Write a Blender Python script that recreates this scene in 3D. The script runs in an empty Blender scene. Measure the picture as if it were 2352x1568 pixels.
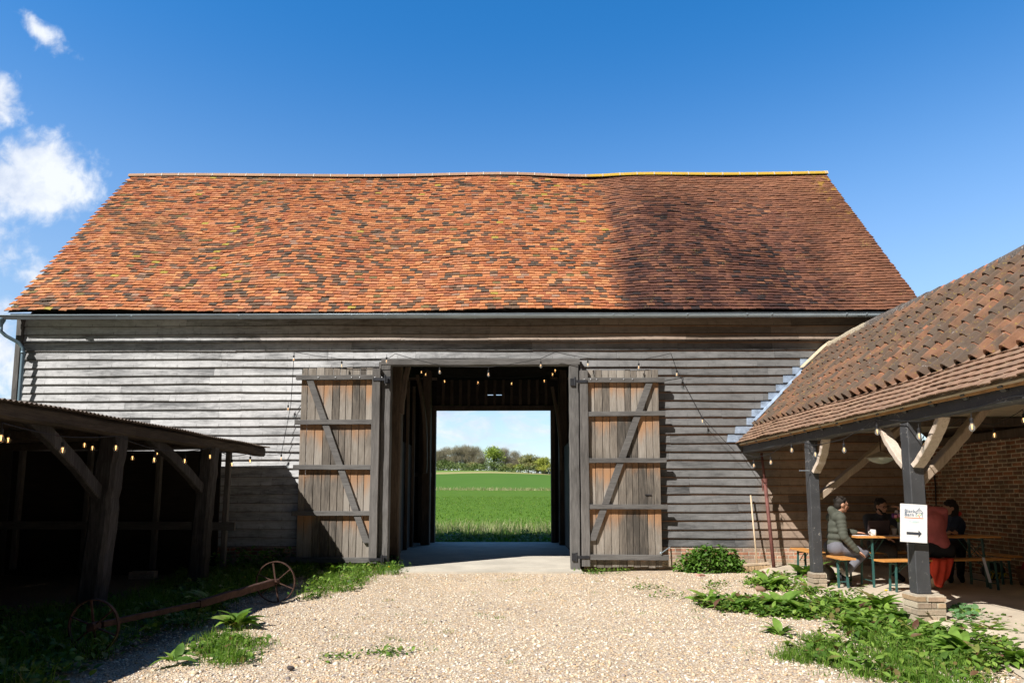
import bpy, bmesh, math, random
import numpy as np
from mathutils import Vector, Matrix, Euler
R = math.radians; PI = math.pi
random.seed(7); rng = np.random.default_rng(7)
S = bpy.context.scene; COL = S.collection

# ------------------------------------------------------------------ camera
cam_d = bpy.data.cameras.new('camera'); cam = bpy.data.objects.new('camera', cam_d); COL.objects.link(cam)
cam.location = (0, 0, 1.5); cam.rotation_euler = (R(96.1), 0, R(0.62))
cam_d.lens = 24; cam_d.sensor_width = 36; cam_d.shift_y = 0.078; cam_d.clip_start = 0.1; cam_d.clip_end = 3000
S.camera = cam
S.render.resolution_x, S.render.resolution_y = 1024, 682

# ------------------------------------------------------------------ sun, sky
SUN_AZ, SUN_EL = 45, 45.5           # light travels towards +x +y
sun_d = bpy.data.lights.new('sun', 'SUN'); sun = bpy.data.objects.new('sun', sun_d); COL.objects.link(sun)
sun_d.energy = 4.8; sun_d.angle = R(0.5); sun_d.color = (1, 0.95, 0.88)
dv = Vector((math.cos(R(SUN_EL))*math.sin(R(SUN_AZ)), math.cos(R(SUN_EL))*math.cos(R(SUN_AZ)), -math.sin(R(SUN_EL))))
sun.rotation_euler = dv.to_track_quat('-Z', 'Y').to_euler()
sun.location = (-10, -10, 15)
vs = S.view_settings
vs.view_transform = 'Standard'; vs.look = 'None'; vs.exposure = 0.62; vs.gamma = 1; vs.use_curve_mapping = False

def nd(nt, typ, ins=None, **at):
    n = nt.nodes.new(typ)
    for k, v in at.items(): setattr(n, k, v)
    for k, v in (ins or {}).items():
        s = n.inputs[k]
        if isinstance(v, bpy.types.NodeSocket): nt.links.new(v, s)
        else: s.default_value = v
    return n
def mth(nt, op, a, b=None, c=None, clamp=False):
    n = nt.nodes.new('ShaderNodeMath'); n.operation = op; n.use_clamp = clamp
    for i, v in enumerate((a, b, c)):
        if v is None: continue
        if isinstance(v, bpy.types.NodeSocket): nt.links.new(v, n.inputs[i])
        else: n.inputs[i].default_value = v
    return n.outputs[0]
def c4(c): return (*c, 1) if len(c) == 3 else c
def mix(nt, f, a, b, mode='MIX'):
    n = nt.nodes.new('ShaderNodeMix'); n.data_type = 'RGBA'; n.blend_type = mode; n.clamp_result = False
    for i, v in ((0, f), (6, a), (7, b)):
        if isinstance(v, bpy.types.NodeSocket): nt.links.new(v, n.inputs[i])
        elif i == 0: n.inputs[0].default_value = v
        else: n.inputs[i].default_value = c4(v)
    return n.outputs[2]
def ramp(nt, f, stops, interp='LINEAR'):
    n = nt.nodes.new('ShaderNodeValToRGB'); n.color_ramp.interpolation = interp
    e = n.color_ramp.elements
    while len(e) < len(stops): e.new(0.5)
    for el, (p, c) in zip(e, stops):
        el.position = p; el.color = c4(c) if not isinstance(c, (int, float)) else (c, c, c, 1)
    nt.links.new(f, n.inputs[0]); return n.outputs[0]
def sstep(nt, v, lo, hi):
    n = nt.nodes.new('ShaderNodeMapRange'); n.interpolation_type = 'SMOOTHSTEP'
    nt.links.new(v, n.inputs[0]); n.inputs[1].default_value = lo; n.inputs[2].default_value = hi
    return n.outputs[0]

w = bpy.data.worlds.new('World'); S.world = w; w.use_nodes = True
nt = w.node_tree; nt.nodes.clear()
sky = nd(nt, 'ShaderNodeTexSky', sky_type='NISHITA', sun_disc=False, sun_elevation=R(SUN_EL), sun_rotation=R(225),
         altitude=100, air_density=1.0, dust_density=0.4, ozone_density=3.0)
hs = nd(nt, 'ShaderNodeHueSaturation', {'Hue': 0.5, 'Saturation': 1.36, 'Value': 1.22, 'Color': sky.outputs[0]})
tc = nd(nt, 'ShaderNodeTexCoord'); sx = nd(nt, 'ShaderNodeSeparateXYZ', {0: tc.outputs['Generated']})
X, Y, Z = sx.outputs
yy = mth(nt, 'MAXIMUM', Y, 0.08)
U = mth(nt, 'DIVIDE', X, yy); V = mth(nt, 'DIVIDE', Z, yy)
uv = nd(nt, 'ShaderNodeCombineXYZ', {0: U, 1: V, 2: 0.0}).outputs[0]
nz = nd(nt, 'ShaderNodeTexNoise', {'Vector': uv, 'Scale': 9.0, 'Detail': 9.0, 'Roughness': 0.58, 'Distortion': 0.25}).outputs[0]
nz2 = nd(nt, 'ShaderNodeTexNoise', {'Vector': uv, 'Scale': 34.0, 'Detail': 5.0, 'Roughness': 0.6, 'Distortion': 0.6}).outputs[0]
nz = mth(nt, 'ADD', mth(nt, 'MULTIPLY', nz, 1.15), mth(nt, 'MULTIPLY', mth(nt, 'SUBTRACT', nz2, .75), 0.35))
dens = None
# clouds as soft ellipses on the sky: centre azimuth / elevation tangents, half sizes, tilt, weight
for (cu, cv, ru, rv, an, wt) in [(-.785, .478, .130, .052, -10, 1.0), (-.755, .515, .08, .04, 0, .9), (-.83, .61, .055, .05, 30, .95), (-.83, .47, .10, .07, 0, .6),
                                 (-.765, .735, .075, .013, -46, .56), (-.725, .695, .028, .018, -20, .46), (-.735, .325, .03, .03, 60, .6), (-.73, .255, .045, .03, 0, .62),
                                 (-.80, .28, .06, .02, 0, .6), (-.82, .37, .07, .05, 20, .55), (-.80, .22, .10, .06, 0, .7), (-.755, .20, .06, .05, 0, .5)]:
    ca, sa = math.cos(R(an)), math.sin(R(an))
    du = mth(nt, 'SUBTRACT', U, cu); dvv = mth(nt, 'SUBTRACT', V, cv)
    a = mth(nt, 'DIVIDE', mth(nt, 'ADD', mth(nt, 'MULTIPLY', du, ca), mth(nt, 'MULTIPLY', dvv, sa)), ru)
    b = mth(nt, 'DIVIDE', mth(nt, 'SUBTRACT', mth(nt, 'MULTIPLY', dvv, ca), mth(nt, 'MULTIPLY', du, sa)), rv)
    d2 = mth(nt, 'SQRT', mth(nt, 'ADD', mth(nt, 'MULTIPLY', a, a), mth(nt, 'MULTIPLY', b, b)))
    m = mth(nt, 'MULTIPLY', mth(nt, 'SUBTRACT', 1.35, d2), wt*0.42)
    dens = m if dens is None else mth(nt, 'MAXIMUM', dens, m)
uvb = nd(nt, 'ShaderNodeMapping', {'Vector': uv, 'Scale': (1, 2.3, 1)}).outputs[0]
nb = nd(nt, 'ShaderNodeTexNoise', {'Vector': uvb, 'Scale': 13.0, 'Detail': 8.0, 'Roughness': 0.6, 'Distortion': 0.5}).outputs[0]
band = mth(nt, 'MULTIPLY', mth(nt, 'SUBTRACT', 1.0, sstep(nt, V, 0.12, 0.30)), 0.40)
c1 = sstep(nt, mth(nt, 'ADD', nz, mth(nt, 'SUBTRACT', dens, 0.05)), 0.47, 0.82)
c2 = mth(nt, 'MULTIPLY', sstep(nt, mth(nt, 'ADD', nb, band), 0.80, 1.08), 0.9)
cm = mth(nt, 'MULTIPLY', mth(nt, 'MAXIMUM', c1, c2), sstep(nt, Y, 0.05, 0.2), clamp=True)
ccol = ramp(nt, nz, [(0.30, (3.3, 3.8, 4.8)), (0.62, (5.4, 5.6, 5.9))])
pale = nd(nt, 'ShaderNodeHueSaturation', {'Hue': 0.497, 'Saturation': 0.98, 'Value': 1.22, 'Color': sky.outputs[0]})
hsm = mix(nt, mth(nt, 'SUBTRACT', 1, sstep(nt, Z, .15, .62)), hs.outputs[0], pale.outputs[0])
hz = mth(nt, 'ADD', .66, mth(nt, 'MULTIPLY', sstep(nt, Z, .0, .42), .34))
hsk = mix(nt, 1, hsm, nd(nt, 'ShaderNodeCombineXYZ', {0: hz, 1: hz, 2: hz}).outputs[0], 'MULTIPLY')
skyc = mix(nt, mth(nt, 'MULTIPLY', cm, 0.93), hsk, ccol)
# the sky behind the yard (towards the sun) is dimmed to deepen the shade
south = mth(nt, 'ADD', .08, mth(nt, 'MULTIPLY', sstep(nt, Y, .0, .5), .92))
skyc = mix(nt, 1, skyc, nd(nt, 'ShaderNodeCombineXYZ', {0: south, 1: south, 2: south}).outputs[0], 'MULTIPLY')
bg = nd(nt, 'ShaderNodeBackground', {'Color': skyc, 'Strength': 0.12})
nt.links.new(bg.outputs[0], nd(nt, 'ShaderNodeOutputWorld').inputs[0])

# ------------------------------------------------------------------ real positions measured from the photo (camera geometry)
_T, _Y = R(6.1), R(.62)
def ray(px, py):
    a = (px-1176)/1568; b = -(py-784)/1568+.117
    y = math.cos(_T)-b*math.sin(_T); z = math.sin(_T)+b*math.cos(_T)
    return (a*math.cos(_Y)-y*math.sin(_Y), a*math.sin(_Y)+y*math.cos(_Y), z)
def PY(px, py, y): r = ray(px, py); t = y/r[1]; return Vector((r[0]*t, y, 1.5+r[2]*t))
def PZ(px, py, z=0): r = ray(px, py); t = (z-1.5)/r[2]; return Vector((r[0]*t, r[1]*t, z))
def PX(px, py, x): r = ray(px, py); t = x/r[0]; return Vector((x, r[1]*t, 1.5+r[2]*t))

# ------------------------------------------------------------------ object helpers
def tag(o, label=None, cat=None, group=None, kind=None):
    if label: o['label'] = label
    if cat: o['category'] = cat
    if group: o['group'] = group
    if kind: o['kind'] = kind
    return o
def empty(name, loc=(0, 0, 0), label=None, cat=None, group=None, rz=0):
    o = bpy.data.objects.new(name, None); COL.objects.link(o); o.location = loc; o.rotation_euler = (0, 0, rz)
    o.empty_display_size = .2
    return tag(o, label, cat, group)
def copy_tree(o, parent=None):
    c = o.copy(); COL.objects.link(c); c.parent = parent
    for ch in o.children: copy_tree(ch, c)
    return c
def setpar(o, parent):
    # meshes are modelled in place: the inverse keeps them there under an Empty standing at the thing's base
    if parent is None: return
    o.parent = parent
    if parent.type == 'EMPTY': o.matrix_parent_inverse = (Matrix.Translation(parent.location) @ Matrix.Rotation(parent.rotation_euler.z, 4, 'Z')).inverted()
class MB:
    def __init__(s): s.v = []; s.f = []; s.a = []; s.m = []
    def add(s, vs_, fs, a=None, m=0):
        o = len(s.v); s.v += [tuple(p) for p in vs_]; s.f += [tuple(i+o for i in f) for f in fs]
        s.a += list(a) if a is not None else [0.0]*len(vs_); s.m += [m]*len(fs); return s
    def box(s, c, d, rot=None, m=0):
        h = Vector(d)/2; P = [Vector((x, y, z)) for x in (-h.x, h.x) for y in (-h.y, h.y) for z in (-h.z, h.z)]
        if rot is not None: P = [rot @ p for p in P]
        c = Vector(c)
        return s.add([p+c for p in P], [(0, 1, 3, 2), (4, 6, 7, 5), (0, 4, 5, 1), (2, 3, 7, 6), (0, 2, 6, 4), (1, 5, 7, 3)], None, m)
    def bb(s, x0, x1, y0, y1, z0, z1, m=0): return s.box(((x0+x1)/2, (y0+y1)/2, (z0+z1)/2), (x1-x0, y1-y0, z1-z0), None, m)
    def beam(s, p0, p1, w_, h_, up=(0, 0, 1), n=1, jit=0, bow=0, w2=None, h2=None, ch=.12):
        """squared timber, chamfered, n segments, hand-hewn jitter"""
        p0, p1 = Vector(p0), Vector(p1); t = (p1-p0).normalized(); u = Vector(up)
        if abs(t.dot(u)) > .97: u = Vector((0, 1, 0))
        a = t.cross(u).normalized(); b = a.cross(t).normalized(); vs_ = []
        cc = min(w_, h_)*ch
        for i in range(n+1):
            k = i/n; c = p0.lerp(p1, k) + b*bow*math.sin(PI*k)
            if jit: c += a*random.gauss(0, jit)+b*random.gauss(0, jit)
            ww = (w_+(w2-w_)*k if w2 else w_)/2; hh = (h_+(h2-h_)*k if h2 else h_)/2
            for (x, y) in [(ww-cc, hh), (ww, hh-cc), (ww, -hh+cc), (ww-cc, -hh), (-ww+cc, -hh), (-ww, -hh+cc), (-ww, hh-cc), (-ww+cc, hh)]:
                vs_.append(c+a*x+b*y)
        fs = [(i*8+j, i*8+(j+1) % 8, (i+1)*8+(j+1) % 8, (i+1)*8+j) for i in range(n) for j in range(8)]
        fs += [tuple(range(7, -1, -1)), tuple(range(n*8, n*8+8))]
        return s.add(vs_, fs)
    def tube(s, pts, r, n=8, cap=True, m=0):
        pts = [Vector(p) for p in pts]; L = len(pts); rr = r if isinstance(r, (list, tuple)) else [r]*L
        vs_ = []; a = None
        for i, p in enumerate(pts):
            t = (pts[min(i+1, L-1)]-pts[max(i-1, 0)]).normalized()
            if a is None: a = t.cross(Vector((0, 0, 1)) if abs(t.z) < .95 else Vector((1, 0, 0))).normalized()
            a = (a-t*a.dot(t)).normalized(); b = t.cross(a)
            vs_ += [p+(a*math.cos(2*PI*j/n)+b*math.sin(2*PI*j/n))*rr[i] for j in range(n)]
        fs = [(i*n+j, i*n+(j+1) % n, (i+1)*n+(j+1) % n, (i+1)*n+j) for i in range(L-1) for j in range(n)]
        if cap: fs += [tuple(range(n-1, -1, -1)), tuple(range((L-1)*n, L*n))]
        return s.add(vs_, fs, None, m)
    def lathe(s, prof, c=(0, 0, 0), n=16, rot=None, m=0):
        c = Vector(c); vs_ = []
        for (r, z) in prof:
            for j in range(n):
                p = Vector((r*math.cos(2*PI*j/n), r*math.sin(2*PI*j/n), z)); vs_.append((rot @ p if rot is not None else p)+c)
        L = len(prof); fs = [(i*n+j, i*n+(j+1) % n, (i+1)*n+(j+1) % n, (i+1)*n+j) for i in range(L-1) for j in range(n)]
        return s.add(vs_, fs, None, m)
    def ell(s, c, r, rot=None, n=12, k=8, m=0):
        pr = [(math.sin(PI*i/k), -math.cos(PI*i/k)) for i in range(k+1)]; vs_ = []; c = Vector(c)
        for (q, z) in pr:
            for j in range(n):
                p = Vector((q*math.cos(2*PI*j/n)*r[0], q*math.sin(2*PI*j/n)*r[1], z*r[2])); vs_.append((rot @ p if rot is not None else p)+c)
        fs = [(i*n+j, i*n+(j+1) % n, (i+1)*n+(j+1) % n, (i+1)*n+j) for i in range(k) for j in range(n)]
        return s.add(vs_, fs, None, m)
    def cap(s, p0, r0, p1, r1, n=12, fl=1.0, side=None):
        """tapered capsule; fl flattens the cross-section along `side`"""
        p0, p1 = Vector(p0), Vector(p1); t = (p1-p0).normalized()
        a = Vector(side) if side is not None else t.cross(Vector((.31, .2, .93)))
        a = (a-t*a.dot(t)).normalized(); b = t.cross(a); vs_ = []; rings = []
        for i in range(5): th = PI/2*(1-i/4); rings.append((p0-t*r0*math.sin(th), max(r0*math.cos(th), 1e-4)))
        for i in range(5): th = PI/2*i/4; rings.append((p1+t*r1*math.sin(th), max(r1*math.cos(th), 1e-4)))
        for (c, r) in rings: vs_ += [c+a*math.cos(2*PI*j/n)*r+b*math.sin(2*PI*j/n)*r*fl for j in range(n)]
        L = len(rings); fs = [(i*n+j, i*n+(j+1) % n, (i+1)*n+(j+1) % n, (i+1)*n+j) for i in range(L-1) for j in range(n)]
        fs += [tuple(range(n-1, -1, -1)), tuple(range((L-1)*n, L*n))]
        return s.add(vs_, fs)
    def build(s, name, mat, parent=None, smooth=False, label=None, cat=None, group=None, kind=None):
        me = bpy.data.meshes.new(name); me.from_pydata([tuple(v) for v in s.v], [], s.f)
        if any(s.a):
            at = me.attributes.new('v', 'FLOAT', 'POINT'); at.data.foreach_set('value', s.a)
        mats = mat if isinstance(mat, (list, tuple)) else [mat]
        for m in mats: me.materials.append(m)
        if len(mats) > 1: me.polygons.foreach_set('material_index', s.m)
        if smooth: me.polygons.foreach_set('use_smooth', [True]*len(me.polygons))
        me.validate(); me.update()
        o = bpy.data.objects.new(name, me); COL.objects.link(o)
        setpar(o, parent)
        return tag(o, label, cat, group, kind)
def scatter(name, tv, tf, M, mat, parent=None, attr=None, smooth=False, **kw):
    """many transformed copies of one small template in one mesh. M: (N,3,4)"""
    tv = np.asarray(tv, float); N = len(M); k = len(tv)
    V_ = np.einsum('nij,kj->nki', M[:, :, :3], tv)+M[:, None, :, 3]
    L = [len(f) for f in tf]; flat = np.concatenate([np.asarray(f) for f in tf]); nl = len(flat)
    me = bpy.data.meshes.new(name)
    me.vertices.add(N*k); me.vertices.foreach_set('co', V_.reshape(-1))
    idx = (flat[None, :]+(np.arange(N)*k)[:, None]).reshape(-1)
    me.loops.add(N*nl); me.loops.foreach_set('vertex_index', idx.astype(np.int32))
    st = np.concatenate([[0], np.cumsum(L)[:-1]]); starts = (st[None, :]+(np.arange(N)*nl)[:, None]).reshape(-1)
    me.polygons.add(N*len(tf)); me.polygons.foreach_set('loop_start', starts.astype(np.int32))
    me.polygons.foreach_set('loop_total', np.tile(L, N).astype(np.int32))
    if smooth: me.polygons.foreach_set('use_smooth', np.ones(N*len(tf), bool))
    if attr is not None:
        at = me.attributes.new('v', 'FLOAT', 'POINT'); at.data.foreach_set('value', np.repeat(attr, k).astype(np.float32))
    me.update(calc_edges=True); me.validate(); me.materials.append(mat)
    o = bpy.data.objects.new(name, me); COL.objects.link(o)
    setpar(o, parent)
    return tag(o, kw.get('label'), kw.get('cat'), kw.get('group'), kw.get('kind'))
def xf(pos, rz, tilt, roll, sc):
    """(N,3,4) transforms: scale, roll about Y, tilt about X, then turn about Z"""
    N = len(pos); sc = np.asarray(sc, float); sc = np.repeat(sc[:, None], 3, 1) if sc.ndim == 1 else sc
    cz, sz, cx, sx_, cy, sy = np.cos(rz), np.sin(rz), np.cos(tilt), np.sin(tilt), np.cos(roll), np.sin(roll); o = np.zeros(N); l = np.ones(N)
    def m(a): return np.array(a).transpose(2, 0, 1)
    Rz = m([[cz, -sz, o], [sz, cz, o], [o, o, l]]); Rx = m([[l, o, o], [o, cx, -sx_], [o, sx_, cx]]); Ry = m([[cy, o, sy], [o, l, o], [-sy, o, cy]])
    A = (Rz @ Rx @ Ry)*sc[:, None, :]
    return np.concatenate([A, np.asarray(pos)[:, :, None]], 2)

# ------------------------------------------------------------------ materials
def newmat(name):
    m = bpy.data.materials.new(name); m.use_nodes = True; nt = m.node_tree; nt.nodes.clear()
    out = nd(nt, 'ShaderNodeOutputMaterial'); b = nd(nt, 'ShaderNodeBsdfPrincipled', {'Roughness': .8, 'Specular IOR Level': .25})
    nt.links.new(b.outputs[0], out.inputs[0]); return m, nt, b
def objc(nt, sc=(1, 1, 1)):
    t = nd(nt, 'ShaderNodeTexCoord'); return nd(nt, 'ShaderNodeMapping', {'Vector': t.outputs['Object'], 'Scale': sc}).outputs[0]
def geo_rand(nt): return nd(nt, 'ShaderNodeNewGeometry').outputs['Random Per Island']
def noise(nt, vec, sc, det=4, ro=.55, dist=0):
    return nd(nt, 'ShaderNodeTexNoise', {'Vector': vec, 'Scale': sc, 'Detail': det, 'Roughness': ro, 'Distortion': dist}).outputs[0]
def bump(nt, b, h, st=.3, dist=.02):
    n = nd(nt, 'ShaderNodeBump', {'Height': h, 'Strength': st, 'Distance': dist}); nt.links.new(n.outputs[0], b.inputs['Normal'])
def setc(nt, b, c): nt.links.new(c, b.inputs['Base Color'])
def simple(name, col, rough=.6, metal=0, var=.15, sc=8, bmp=0, spec=.3):
    m, nt, b = newmat(name); n = noise(nt, objc(nt), sc)
    f = ramp(nt, n, [(.3, 1-var), (.7, 1+var)])
    setc(nt, b, mix(nt, 1, c4(col), f, 'MULTIPLY')); b.inputs['Roughness'].default_value = rough; b.inputs['Metallic'].default_value = metal
    b.inputs['Specular IOR Level'].default_value = spec
    if bmp: bump(nt, b, n, bmp, .01)
    return m
def wood(name, dark, mid, light, axis='x', rough=.8, isl=.35, stain=None, blot=.5, bmp=.35, weather=None, spec=.3, knot=.45):
    """weathered timber: grain streaks, knots, blotches, per-piece shade"""
    m, nt, b = newmat(name)
    g = {'x': (1.1, 14, 14), 'y': (14, 1.1, 14), 'z': (14, 14, 1.1)}[axis]; k = {'x': (.5, 3, 3), 'y': (3, .5, 3), 'z': (3, 3, .5)}[axis]
    rnd = geo_rand(nt); off = nd(nt, 'ShaderNodeCombineXYZ', {0: mth(nt, 'MULTIPLY', rnd, 37), 1: mth(nt, 'MULTIPLY', rnd, 91), 2: mth(nt, 'MULTIPLY', rnd, 53)}).outputs[0]
    base = nd(nt, 'ShaderNodeTexCoord').outputs['Object']; vec = nd(nt, 'ShaderNodeVectorMath', {0: base, 1: off}).outputs[0]
    gv = nd(nt, 'ShaderNodeMapping', {'Vector': vec, 'Scale': g}).outputs[0]; kv = nd(nt, 'ShaderNodeMapping', {'Vector': vec, 'Scale': k}).outputs[0]
    grain = noise(nt, gv, 3.6, 7, .7, .25); bl = noise(nt, kv, 1.6, 4, .6, .8); big = noise(nt, base, .45, 3)
    knots = nd(nt, 'ShaderNodeTexVoronoi', {'Vector': kv, 'Scale': 2.2}).outputs['Distance']
    f = mth(nt, 'ADD', mth(nt, 'MULTIPLY', grain, .75), mth(nt, 'MULTIPLY', bl, blot))
    f = mth(nt, 'ADD', f, mth(nt, 'MULTIPLY', mth(nt, 'SUBTRACT', rnd, .5), isl)); f = mth(nt, 'ADD', f, mth(nt, 'MULTIPLY', mth(nt, 'SUBTRACT', big, .5), .5))
    lo = .375+.5*blot-.24
    c = ramp(nt, mth(nt, 'MULTIPLY', mth(nt, 'SUBTRACT', f, lo), 2.0), [(0.0, dark), (.45, mid), (1.0, light)])
    c = mix(nt, mth(nt, 'MULTIPLY', mth(nt, 'SUBTRACT', 1, sstep(nt, knots, .02, .09)), knot), c, tuple(x*.35 for x in mid))
    if weather: c = weather(nt, c, base, grain, rnd)
    if stain:
        va = nd(nt, 'ShaderNodeAttribute', attribute_name='v').outputs['Fac']
        c = stain(nt, c, va, grain, bl, base, rnd)
    setc(nt, b, c); b.inputs['Roughness'].default_value = rough; b.inputs['Specular IOR Level'].default_value = spec
    bump(nt, b, grain, bmp, .008)
    return m
def xsep(nt, base): return nd(nt, 'ShaderNodeSeparateXYZ', {0: base}).outputs

def wb_weather(nt, c, base, grain, rnd):
    x, y, z = xsep(nt, base)
    n = noise(nt, base, .5, 3)
    f = sstep(nt, mth(nt, 'ADD', x, mth(nt, 'MULTIPLY', mth(nt, 'SUBTRACT', n, .5), 6)), -4.5, 2.5)
    c = mix(nt, f, c, mix(nt, 1, c, (.33, .325, .32), 'MULTIPLY'))
    # boards never reached by rain (under the shelter, under the eaves) stay brown
    sh = mth(nt, 'MULTIPLY', sstep(nt, mth(nt, 'SUBTRACT', x, mth(nt, 'MULTIPLY', z, .25)), 4.3, 4.9), mth(nt, 'SUBTRACT', 1, sstep(nt, mth(nt, 'SUBTRACT', z, mth(nt, 'MULTIPLY', x, 1.0)), -2.2, -1.8)))
    ea = mth(nt, 'MULTIPLY', sstep(nt, z, 4.45, 4.75), sstep(nt, x, -7.5, -3))
    k = mth(nt, 'MAXIMUM', mth(nt, 'MULTIPLY', sh, .8), mth(nt, 'MULTIPLY', ea, .6))
    return mix(nt, k, c, mix(nt, 1, mix(nt, grain, (.20, .13, .09), (.48, .35, .25)), ramp(nt, rnd, [(0, .6), (1, 1.25)]), 'MULTIPLY'))
def wb_stain_lapshade(nt, c, v, grain, bl, base, rnd):
    x, y, z = xsep(nt, base)
    # sheltered upper strip of each board keeps its orange-brown colour, more so to the right
    r = sstep(nt, x, -1.0, 4.0)
    s = mth(nt, 'MULTIPLY', sstep(nt, mth(nt, 'ADD', v, mth(nt, 'MULTIPLY', grain, .35)), .96, 1.12), mth(nt, 'ADD', .12, mth(nt, 'MULTIPLY', r, .55)))
    c = mix(nt, s, c, (.36, .17, .075))
    # lap shadow line painted dark along each lower edge; nail stains, saw marks
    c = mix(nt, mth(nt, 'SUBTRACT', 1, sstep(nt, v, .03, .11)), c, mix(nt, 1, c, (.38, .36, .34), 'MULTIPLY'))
    n9 = noise(nt, base, 7, 6, .75); c = mix(nt, 1, c, ramp(nt, n9, [(.30, .72), (.5, 1.0), (.72, 1.12)]), 'MULTIPLY')
    fx = mth(nt, 'ABSOLUTE', mth(nt, 'SUBTRACT', mth(nt, 'FRACT', mth(nt, 'DIVIDE', x, .46)), .5)); nl = mth(nt, 'MULTIPLY', mth(nt, 'SUBTRACT', 1, sstep(nt, fx, .006, .03)), mth(nt, 'SUBTRACT', 1, sstep(nt, v, .15, .5)))
    return mix(nt, mth(nt, 'MULTIPLY', nl, .45), c, (.07, .065, .06))
M_board = wood('weatherboard', (.165, .17, .178), (.455, .462, .475), (.65, .66, .68), 'x', stain=wb_stain_lapshade, weather=wb_weather, isl=.20, blot=.70, spec=.35)
def pl_stain(nt, c, v, grain, bl, base, rnd):
    s = sstep(nt, mth(nt, 'ADD', v, mth(nt, 'ADD', mth(nt, 'MULTIPLY', mth(nt, 'SUBTRACT', rnd, .5), .45), mth(nt, 'MULTIPLY', mth(nt, 'SUBTRACT', bl, .5), .9))), .52, 1.02)
    s = mth(nt, 'MULTIPLY', s, mth(nt, 'ADD', .30, mth(nt, 'MULTIPLY', grain, .85)), clamp=True)
    return mix(nt, s, c, mix(nt, grain, (.30, .12, .035), (.52, .27, .11)))
M_plank = wood('door_plank', (.07, .062, .054), (.205, .178, .150), (.37, .335, .295), 'z', isl=.45, blot=.38, knot=.15, stain=pl_stain)
M_ledge = wood('door_timber', (.05, .048, .047), (.115, .11, .107), (.20, .195, .19), 'x', isl=.25)
M_stile = wood('door_upright', (.05, .048, .046), (.12, .113, .108), (.215, .205, .198), 'z', isl=.25)
M_frame = wood('frame_timber', (.045, .043, .042), (.11, .106, .103), (.21, .203, .198), 'z', isl=.2)
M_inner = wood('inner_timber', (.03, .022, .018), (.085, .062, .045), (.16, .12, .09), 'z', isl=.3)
M_oldpost = wood('old_post', (.016, .013, .013), (.045, .041, .040), (.12, .112, .11), 'z', isl=.15, bmp=.8)
M_darkbeam = wood('shed_beam', (.02, .015, .011), (.052, .04, .03), (.12, .095, .07), 'y', isl=.15, bmp=.7)
M_oak = wood('new_oak', (.30, .23, .17), (.52, .43, .35), (.66, .58, .50), 'z', isl=.15, blot=.4)
M_bench = wood('varnished_pine', (.50, .20, .045), (.66, .31, .09), (.76, .42, .15), 'x', isl=.1, blot=.3, bmp=.05, rough=.35, spec=.5)
M_ceil = wood('ceiling_board', (.36, .30, .22), (.52, .45, .34), (.62, .55, .43), 'x', isl=.2, blot=.3)
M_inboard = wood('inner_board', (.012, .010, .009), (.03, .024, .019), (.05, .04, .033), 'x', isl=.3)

m, nt, b = newmat('black_paint')   # worn black bitumen paint on timber
v = objc(nt); n1 = noise(nt, v, 22, 8, .75); n2 = noise(nt, v, 3, 4)
ws = sstep(nt, mth(nt, 'ADD', n1, mth(nt, 'MULTIPLY', n2, .3)), .755, .83)
setc(nt, b, mix(nt, ws, mix(nt, n2, (.028, .029, .032), (.075, .078, .085)), (.36, .34, .31))); b.inputs['Roughness'].default_value = .5; bump(nt, b, n1, .5, .01); b.inputs['Specular IOR Level'].default_value = .5
M_black = m

# roof tiles
m, nt, b = newmat('peg_tile'); rnd = geo_rand(nt); base = objc(nt); x, y, z = xsep(nt, base)
new = ramp(nt, rnd, [(0, (.42, .16, .07)), (.14, (.50, .205, .09)), (.27, (.55, .255, .115)), (.37, (.37, .13, .065)), (.48, (.46, .20, .105)), (.60, (.44, .165, .07)), (.69, (.26, .11, .065)), (.78, (.15, .095, .065)), (.88, (.10, .075, .06)), (.945, (.19, .145, .065)), (.965, (.40, .31, .07)), (.975, (.33, .20, .14))], 'CONSTANT')
old = ramp(nt, rnd, [(0, (.17, .075, .055)), (.15, (.22, .10, .065)), (.35, (.13, .062, .05)), (.5, (.26, .115, .07)), (.62, (.10, .055, .047)), (.76, (.19, .085, .06)), (.86, (.065, .05, .048)), (.945, (.30, .14, .08)), (.98, (.46, .22, .12)), (.988, (.14, .07, .055))], 'CONSTANT')
strk = noise(nt, objc(nt, (1, .22, .22)), .95, 5, .6)
big = noise(nt, base, .8, 5, .6); fine = noise(nt, base, 30, 4, .7)
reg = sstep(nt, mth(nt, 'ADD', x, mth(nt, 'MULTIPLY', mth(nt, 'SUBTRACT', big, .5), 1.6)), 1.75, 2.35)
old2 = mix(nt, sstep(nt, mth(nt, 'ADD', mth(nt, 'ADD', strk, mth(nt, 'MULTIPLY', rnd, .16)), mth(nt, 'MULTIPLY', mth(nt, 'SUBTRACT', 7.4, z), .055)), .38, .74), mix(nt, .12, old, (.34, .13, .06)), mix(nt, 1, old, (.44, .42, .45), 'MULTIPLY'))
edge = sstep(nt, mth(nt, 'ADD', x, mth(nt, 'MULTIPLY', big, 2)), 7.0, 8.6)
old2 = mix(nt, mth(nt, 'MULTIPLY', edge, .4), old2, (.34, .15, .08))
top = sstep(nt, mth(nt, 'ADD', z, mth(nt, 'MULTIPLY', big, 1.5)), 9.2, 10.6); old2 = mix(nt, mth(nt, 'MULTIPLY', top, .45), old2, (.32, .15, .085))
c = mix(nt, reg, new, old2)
soot = mth(nt, 'MULTIPLY', sstep(nt, noise(nt, base, .55, 5, .65), .50, .70), mth(nt, 'SUBTRACT', 1, sstep(nt, x, -8, -1)))
c = mix(nt, mth(nt, 'MULTIPLY', soot, .55), c, (.17, .10, .055))
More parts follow.
